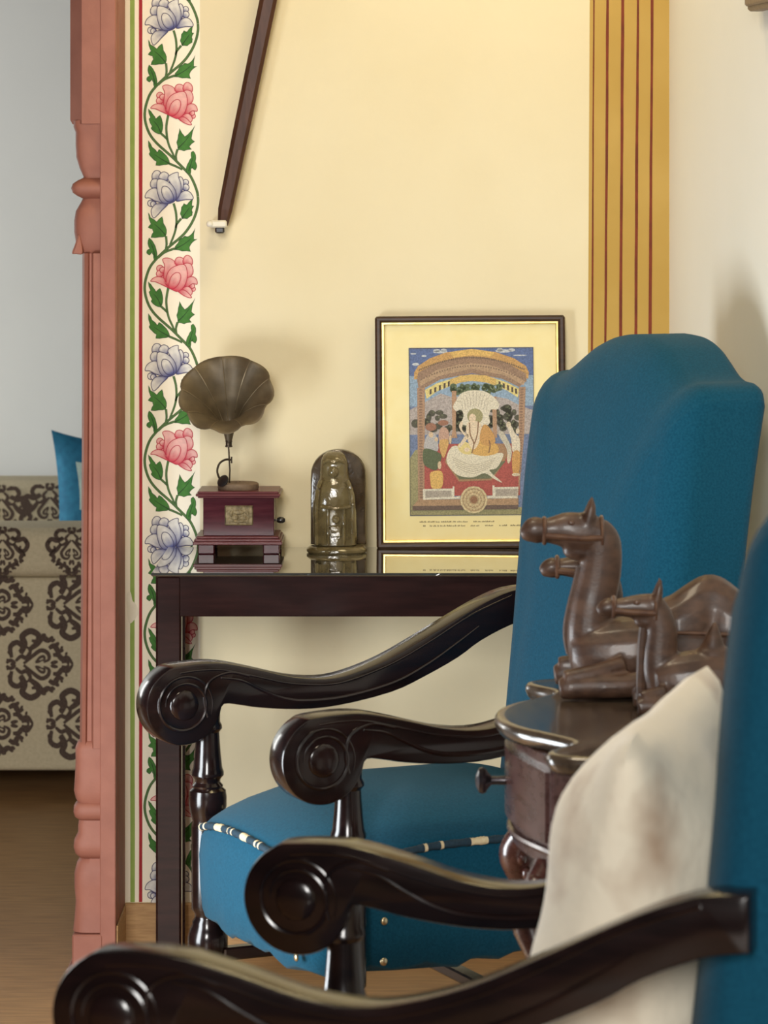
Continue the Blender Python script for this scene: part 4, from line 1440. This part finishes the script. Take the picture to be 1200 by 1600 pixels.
def camel(name, loc, ang, s, label, adult=True, hump=True, group='carved wooden camels on the side table'):
    """x forward (towards the muzzle), z up, unit = metres for s = 1"""
    root = empty(name, loc, ang, label=label, cat='carving', group=group)
    mb = MB()
    if adult:
        body_l = [(-.195, .060, .030, .026), (-.165, .066, .050, .042), (-.10, .068, .058, .052), (-.03, .064, .058, .054), (.03, .060, .054, .048), (.062, .062, .044, .038), (.078, .062, .026, .024)]
        neck_l = [(.018, .050, .040, .038), (.040, .062, .042, .034), (.048, .097, .037, .028), (.045, .13, .035, .025), (.037, .165, .034, .022), (.031, .20, .033, .021), (.030, .235, .030, .021), (.042, .252, .026, .020)]
        head_l = [(.026, .250, .022, .018), (.045, .248, .033, .021), (.065, .248, .034, .0215), (.085, .253, .029, .020), (.105, .253, .022, .017), (.120, .253, .019, .0165), (.135, .253, .021, .017), (.147, .249, .015, .014), (.156, .246, .007, .008)]
        oval(mb, body_l, 0)
        oval(mb, neck_l, 0)
        oval(mb, head_l, 0)
        mb.ball((.062, 0, .221), (.029, .016, .016))
        oval(mb, [(-.03, .08, .02, .03), (-.06, .095, .045, .040), (-.09, .100, .056, .046), (-.118, .104, .071, .042), (-.136, .105, .080, .036), (-.154, .102, .072, .042), (-.18, .095, .058, .046), (-.21, .085, .048, .040), (-.24, .07, .025, .026)], 0)
        ears = [(.052, .276, .305)]
    else:
        body_l = [(-.150, .045, .024, .020), (-.12, .050, .038, .032), (-.07, .050, .044, .038), (-.02, .046, .042, .036), (.01, .042, .034, .028)]
        neck_l = [(-.004, .030, .028, .024), (.004, .060, .027, .021), (.004, .090, .026, .019), (.002, .118, .024, .018), (.006, .140, .022, .017), (.014, .156, .020, .016)]
        head_l = [(.000, .152, .016, .014), (.018, .156, .021, .0165), (.036, .157, .019, .0155), (.054, .157, .0155, .014), (.070, .157, .0125, .0125), (.080, .156, .015, .0135), (.090, .153, .0125, .012), (.098, .149, .0065, .007)]
        oval(mb, body_l, 0)
        oval(mb, neck_l, 0)
        oval(mb, head_l, 0)
        mb.ball((.024, 0, .136), (.020, .012, .012))
        if hump:
            mb.tube([(-.074, 0, .07), (-.074, 0, .095), (-.076, 0, .115), (-.078, 0, .134)], [.024, .019, .012, .003], 12)
        mb.ball((-.075, 0, .082), (.030, .024, .022))
        ears = [(.012, .172, .200)]
    # pricked ears
    for ex, ez0, ez1 in ears:
        for sg in (-1, 1):
            y = .011 * sg if adult else .009 * sg
            w = .0095 if adult else .0075
            mb.tube([(ex, y, ez0 - .015), (ex - .003, y, ez0), (ex - .006, y * 1.15, (ez0 + ez1) / 2), (ex - .008, y * 1.15, ez1)], [w, w * 1.05, w * .75, w * .2], 10)
    # folded legs
    k = 1.0 if adult else .7
    for sg in (-1, 1):
        yy = (.074 if adult else .045) * sg
        mb.tube(spline([(.10 * k - (0 if adult else .05), yy, .017 * k), (.06 * k, yy, .021 * k), (0, yy, .022 * k), (-.04 * k, yy * .9, .028 * k)], 4), [.015 * k, .017 * k] + [.019 * k] * 11, 12)
        mb.tube(spline([(.092 * k - (0 if adult else .05), yy, .032 * k), (.05 * k, yy * .95, .040 * k), (.0, yy * .8, .052 * k)], 4), .014 * k, 12)
        mb.tube(spline([(-.07 * k, yy, .018 * k), (-.12 * k, yy, .022 * k), (-.18 * k, yy * .9, .022 * k), (-.17 * k, yy * .8, .05 * k)], 4), .020 * k, 12)
    lowest = min(v[2] for v in mb.v)
    mb.v = [(v[0] * s, v[1] * s, max(v[2], .001) * s) for v in mb.v]
    b = remeshed(mb, 'body', 'camel_wood', .0028 if adult else .0024, root, 3)
    # halter, eyes and front keel of the neck
    st = MB()
    if adult:
        rows = ((.119, .2525, .0192, .0168),)
        cheek = [(.117, .246), (.09, .244), (.062, .242), (.030, .243)]
        eye, keel = (.078, .266), [(.062, .196), (.068, .170), (.077, .135), (.083, .100), (.080, .070), (.070, .042)]
        wid = .0205
    else:
        rows = ((.074, .157, .0142, .0140),)
        cheek = [(.073, .153), (.052, .151), (.03, .150), (.012, .149)]
        eye, keel = (.040, .165), [(.028, .128), (.031, .10), (.032, .07), (.033, .04), (.032, .010)]
        wid = .0165
    for x, z, rz, ry in rows:
        st.tube([(x * s, ry * 1.0 * s * math.sin(a * math.pi / 12), (z + rz * 1.0 * math.cos(a * math.pi / 12)) * s) for a in range(24)], .0036 * s, 8, closed=True, up=(1, 0, 0))
    for sg in (-1, 1):
        st.tube([(x * s, sg * wid * (1.0 if i else .8) * s, z * s) for i, (x, z) in enumerate(cheek)], .0046 * s, 8)
    st.tube([(cheek[-1][0] * s, wid * 1.05 * s * math.sin(a * math.pi / 12), (cheek[-1][1] + .004 + .027 * (1 if adult else .8) * math.cos(a * math.pi / 12)) * s) for a in range(24)], .0030 * s, 8, closed=True, up=(1, 0, 0))
    st.build('halter', 'camel_strap', b)
    for sg in (-1, 1):
        e = MB()
        e.ball((eye[0] * s, sg * wid * .86 * s, eye[1] * s), (.0055 * s, .003 * s, .004 * s), 10, 6)
        e.build('eye', 'camel_strap', b)
    kl = MB()
    kp = spline([(x, 0, z) for x, z in keel], 4)
    kl.tube([(p.x * s, 0, p.z * s) for p in kp], .0075 * s, 8, flat=.8)
    kl.build('neck_keel', 'camel_wood', b)
    if adult:
        for sg in (-1, 1):      # saddle cloth hem
            sd = MB()
            sd.tube(spline([(-.21 * s, sg * .042 * s, .092 * s), (-.14 * s, sg * .050 * s, .098 * s), (-.05 * s, sg * .0465 * s, .100 * s)], 5), .0030 * s, 8)
            sd.build('saddle_hem', 'camel_strap', b)
    return root


def cpos(px, Y):
    return ((px - 600) / FPX * Y, Y, TZ)


camel('wooden_camel', cpos(970, 4.485), math.pi, .90, 'large dark carved wooden camel kneeling with its head raised', True)
camel('wooden_camel', cpos(1036, 4.315), math.pi, .90, 'small carved wooden camel in front of the large camel', False)
camel('wooden_camel', cpos(950, 4.66), math.pi, 1.0, 'small carved wooden camel peeking from behind the large camel', False, False)

# ------------------------------------------------------------------ the room beyond: patterned sofa and its cushion
SOX, SOY = -1.25, 8.30
sofa = empty('sofa', (SOX, SOY, 0), label='cream corner sofa with brown damask pattern beyond the pillar', cat='sofa')


def soft_box(lo, hi, r, name, m, par, n=6):
    mb = MB()
    (x0, y0, z0), (x1, y1, z1) = lo, hi
    rs = []
    for i in range(n + 1):
        a = math.pi / 2 * i / n
        d, z = r * (1 - math.sin(a)), z0 + r * (1 - math.cos(a))
        rs.append((d, z))
    for i in range(n + 1):
        a = math.pi / 2 * i / n
        rs.append((r * (1 - math.cos(a)), z1 - r * (1 - math.sin(a))))
    rings = []
    for d, z in rs:
        ring = []
        for cx, cy, a0 in ((x1 - r, y1 - r, 0), (x0 + r, y1 - r, 90), (x0 + r, y0 + r, 180), (x1 - r, y0 + r, 270)):
            for k in range(5):
                a = math.radians(a0 + 22.5 * k)
                ring.append((cx + (r - d) * math.cos(a), cy + (r - d) * math.sin(a), z))
        rings.append(ring)
    mb.rings(rings)
    return mb.build(name, m, par, sharp=60)


yf_ = 7.90 - SOY
panel = soft_box((-1.2, yf_, .068), (.78, yf_ + .20, .545), .012, 'arm_panel', 'sofa_fabric', sofa)
roll = soft_box((-1.21, yf_ - .012, .545), (.79, yf_ + .215, .668), .03, 'arm_top', 'sofa_fabric', sofa)
soft_box((-1.2, yf_ + .21, .068), (.78, .60, .37), .03, 'seat_base', 'sofa_fabric', sofa)
backr = soft_box((-1.2, .44, .40), (.78, .68, .712), .05, 'backrest', 'sofa_fabric', sofa)
for x in (-1.1, .70):
    for y in (yf_ + .08, .6):
        MB().lathe([(0, 0), (.022, 0), (.026, .03), (.032, .07), (0, .07)], (x, y, 0), 14).build('foot', 'sofa_plinth', sofa)


def motif_data():
    """damask medallion about 1 unit wide, point to the right"""
    mb = MB()

    def st(pts, w, n=6):
        s = spline(pts, n)
        for sg in (1, -1):
            vs, fs = [], []
            for i, p in enumerate(s):
                t = (s[min(i + 1, len(s) - 1)] - s[max(i - 1, 0)]).normalized()
                k = i / (len(s) - 1)
                ww = w * (0.45 + .9 * math.sin(math.pi * min(1, k * .9 + .1)) ** .8)
                vs += [(p.x - t.y * ww, 0, sg * (p.y + t.x * ww)), (p.x + t.y * ww, 0, sg * (p.y - t.x * ww))]
                if i:
                    fs.append((2 * i - 2, 2 * i - 1, 2 * i + 1, 2 * i))
            mb.add(vs, fs)

    def blob(x, y, r, r2=None, ang=0.0):
        for sg in (1, -1):
            c, s_ = math.cos(ang), math.sin(ang)
            r2_ = r2 or r
            P = [(r * math.cos(a * math.pi / 5), r2_ * math.sin(a * math.pi / 5)) for a in range(10)]
            mb.add([(x + c * u - s_ * v, 0, sg * (y + s_ * u + c * v)) for u, v in P], [tuple(range(10))])

    # outer acanthus scrolls
    st([(-.42, .10), (-.44, .26), (-.34, .33), (-.26, .26), (-.31, .19)], .030)
    st([(-.28, .16), (-.22, .30), (-.26, .42), (-.14, .50), (-.02, .44), (-.04, .35), (-.12, .36)], .036)
    st([(-.16, .22), (-.05, .30), (.04, .40), (.13, .36), (.20, .42)], .036)
    st([(-.36, .05), (-.28, .12), (-.20, .10), (-.14, .20), (-.20, .27)], .024)
    # heart and its inner curls
    st([(-.24, .01), (-.10, .13), (.02, .21), (.12, .17), (.14, .08), (.06, .03)], .024)
    st([(-.06, .03), (.0, .10), (.06, .12), (.07, .07), (.02, .06)], .016)
    blob(-.02, .04, .05, .02, .3)
    blob(.22, .03, .06, .03, .2)
    # feathery tip
    st([(.14, .24), (.22, .28), (.28, .20), (.36, .22)], .032)
    st([(.20, .14), (.28, .14), (.34, .08), (.42, .10), (.50, .0)], .030)
    st([(.33, .03), (.40, .05), (.44, .0)], .022)
    for x, y, r in ((.20, .36, .04), (.26, .30, .045), (.33, .25, .03), (.40, .16, .03), (.06, .44, .04), (-.20, .47, .035), (-.40, .32, .035), (-.46, .18, .035), (-.48, .06, .03)):
        blob(x, y, r, r * .7, x * 3)
    st([(-.50, .02), (-.44, .06), (-.38, .02), (-.44, .0)], .022)
    return mb.data('damask_motif', 'damask_ink', False)


MOT = motif_data()


def motif(par, px, py, Y, size, lift, rot=0.0):
    o = bpy.data.objects.new('damask_motif', MOT)
    v = at(px, py, Y)
    o.location = (v.x - SOX, Y - lift - SOY, v.z)
    s_ = size / FPX * Y
    o.scale = (s_, s_, s_)
    o.rotation_euler = (0, rot, 0)
    link(o, par)


for c in range(-3, 3):
    for r in range(0, 4):
        px = 62 + c * 125 + (62.5 if r % 2 == 0 else 0)
        py = 945 + r * 93
        if py < 1150 and py > 905:
            motif(panel, px, py, 7.90, 104, .0012)
motif(roll, 4, 862, 7.888, 78, .0012, math.pi / 2)
motif(roll, 112, 862, 7.888, 76, .0012, math.pi / 2)
motif(roll, -120, 862, 7.888, 78, .0012, math.pi / 2)
for px, py in ((2, 800), (78, 797), (-76, 797)):
    motif(backr, px, py, 8.74, 84, .0012, math.pi / 2)

mb = MB()
mb.weld = .0002
pillow(mb, .42, .48, .13, n=22, fold=.003, seed=2, ear=0.0, draw=.13)
fc = mb.build('throw_cushion', 'far_teal', label='teal cushion with silver panel standing on the damask sofa', cat='cushion', sharp=80)
v = at(195, 803, 8.60)
fc.matrix_world = Matrix.Translation((v.x, 8.60, v.z - .02)) @ Matrix.Rotation(math.radians(-90 + 22), 4, 'Z') @ Matrix.Rotation(math.radians(-6), 4, 'Y') @ Matrix.Rotation(math.radians(-3), 4, 'X')
mb = MB()
n = 14
vs, fs = [], []
for i in range(n + 1):
    for j in range(n + 1):
        a, b = -.80 + 1.44 * i / n, -.97 + 1.68 * j / n
        k = max(0, (1 - abs(a) ** 2.6)) ** .6 * max(0, (1 - abs(b) ** 2.6)) ** .6
        for_x = a * .20 * (1 - .13 * (1 - b * b))
        for_y = b * .23 * (1 - .13 * (1 - a * a))
        vs.append((.065 * k + .006 + .003 * math.sin(9 * b + 2 * a), for_x, for_y))
for i in range(n):
    for j in range(n):
        fs.append((i * (n + 1) + j, (i + 1) * (n + 1) + j, (i + 1) * (n + 1) + j + 1, i * (n + 1) + j + 1))
mb.add(vs, fs)
mb.build('silver_panel', 'far_silver', fc, label='pale silver panel')
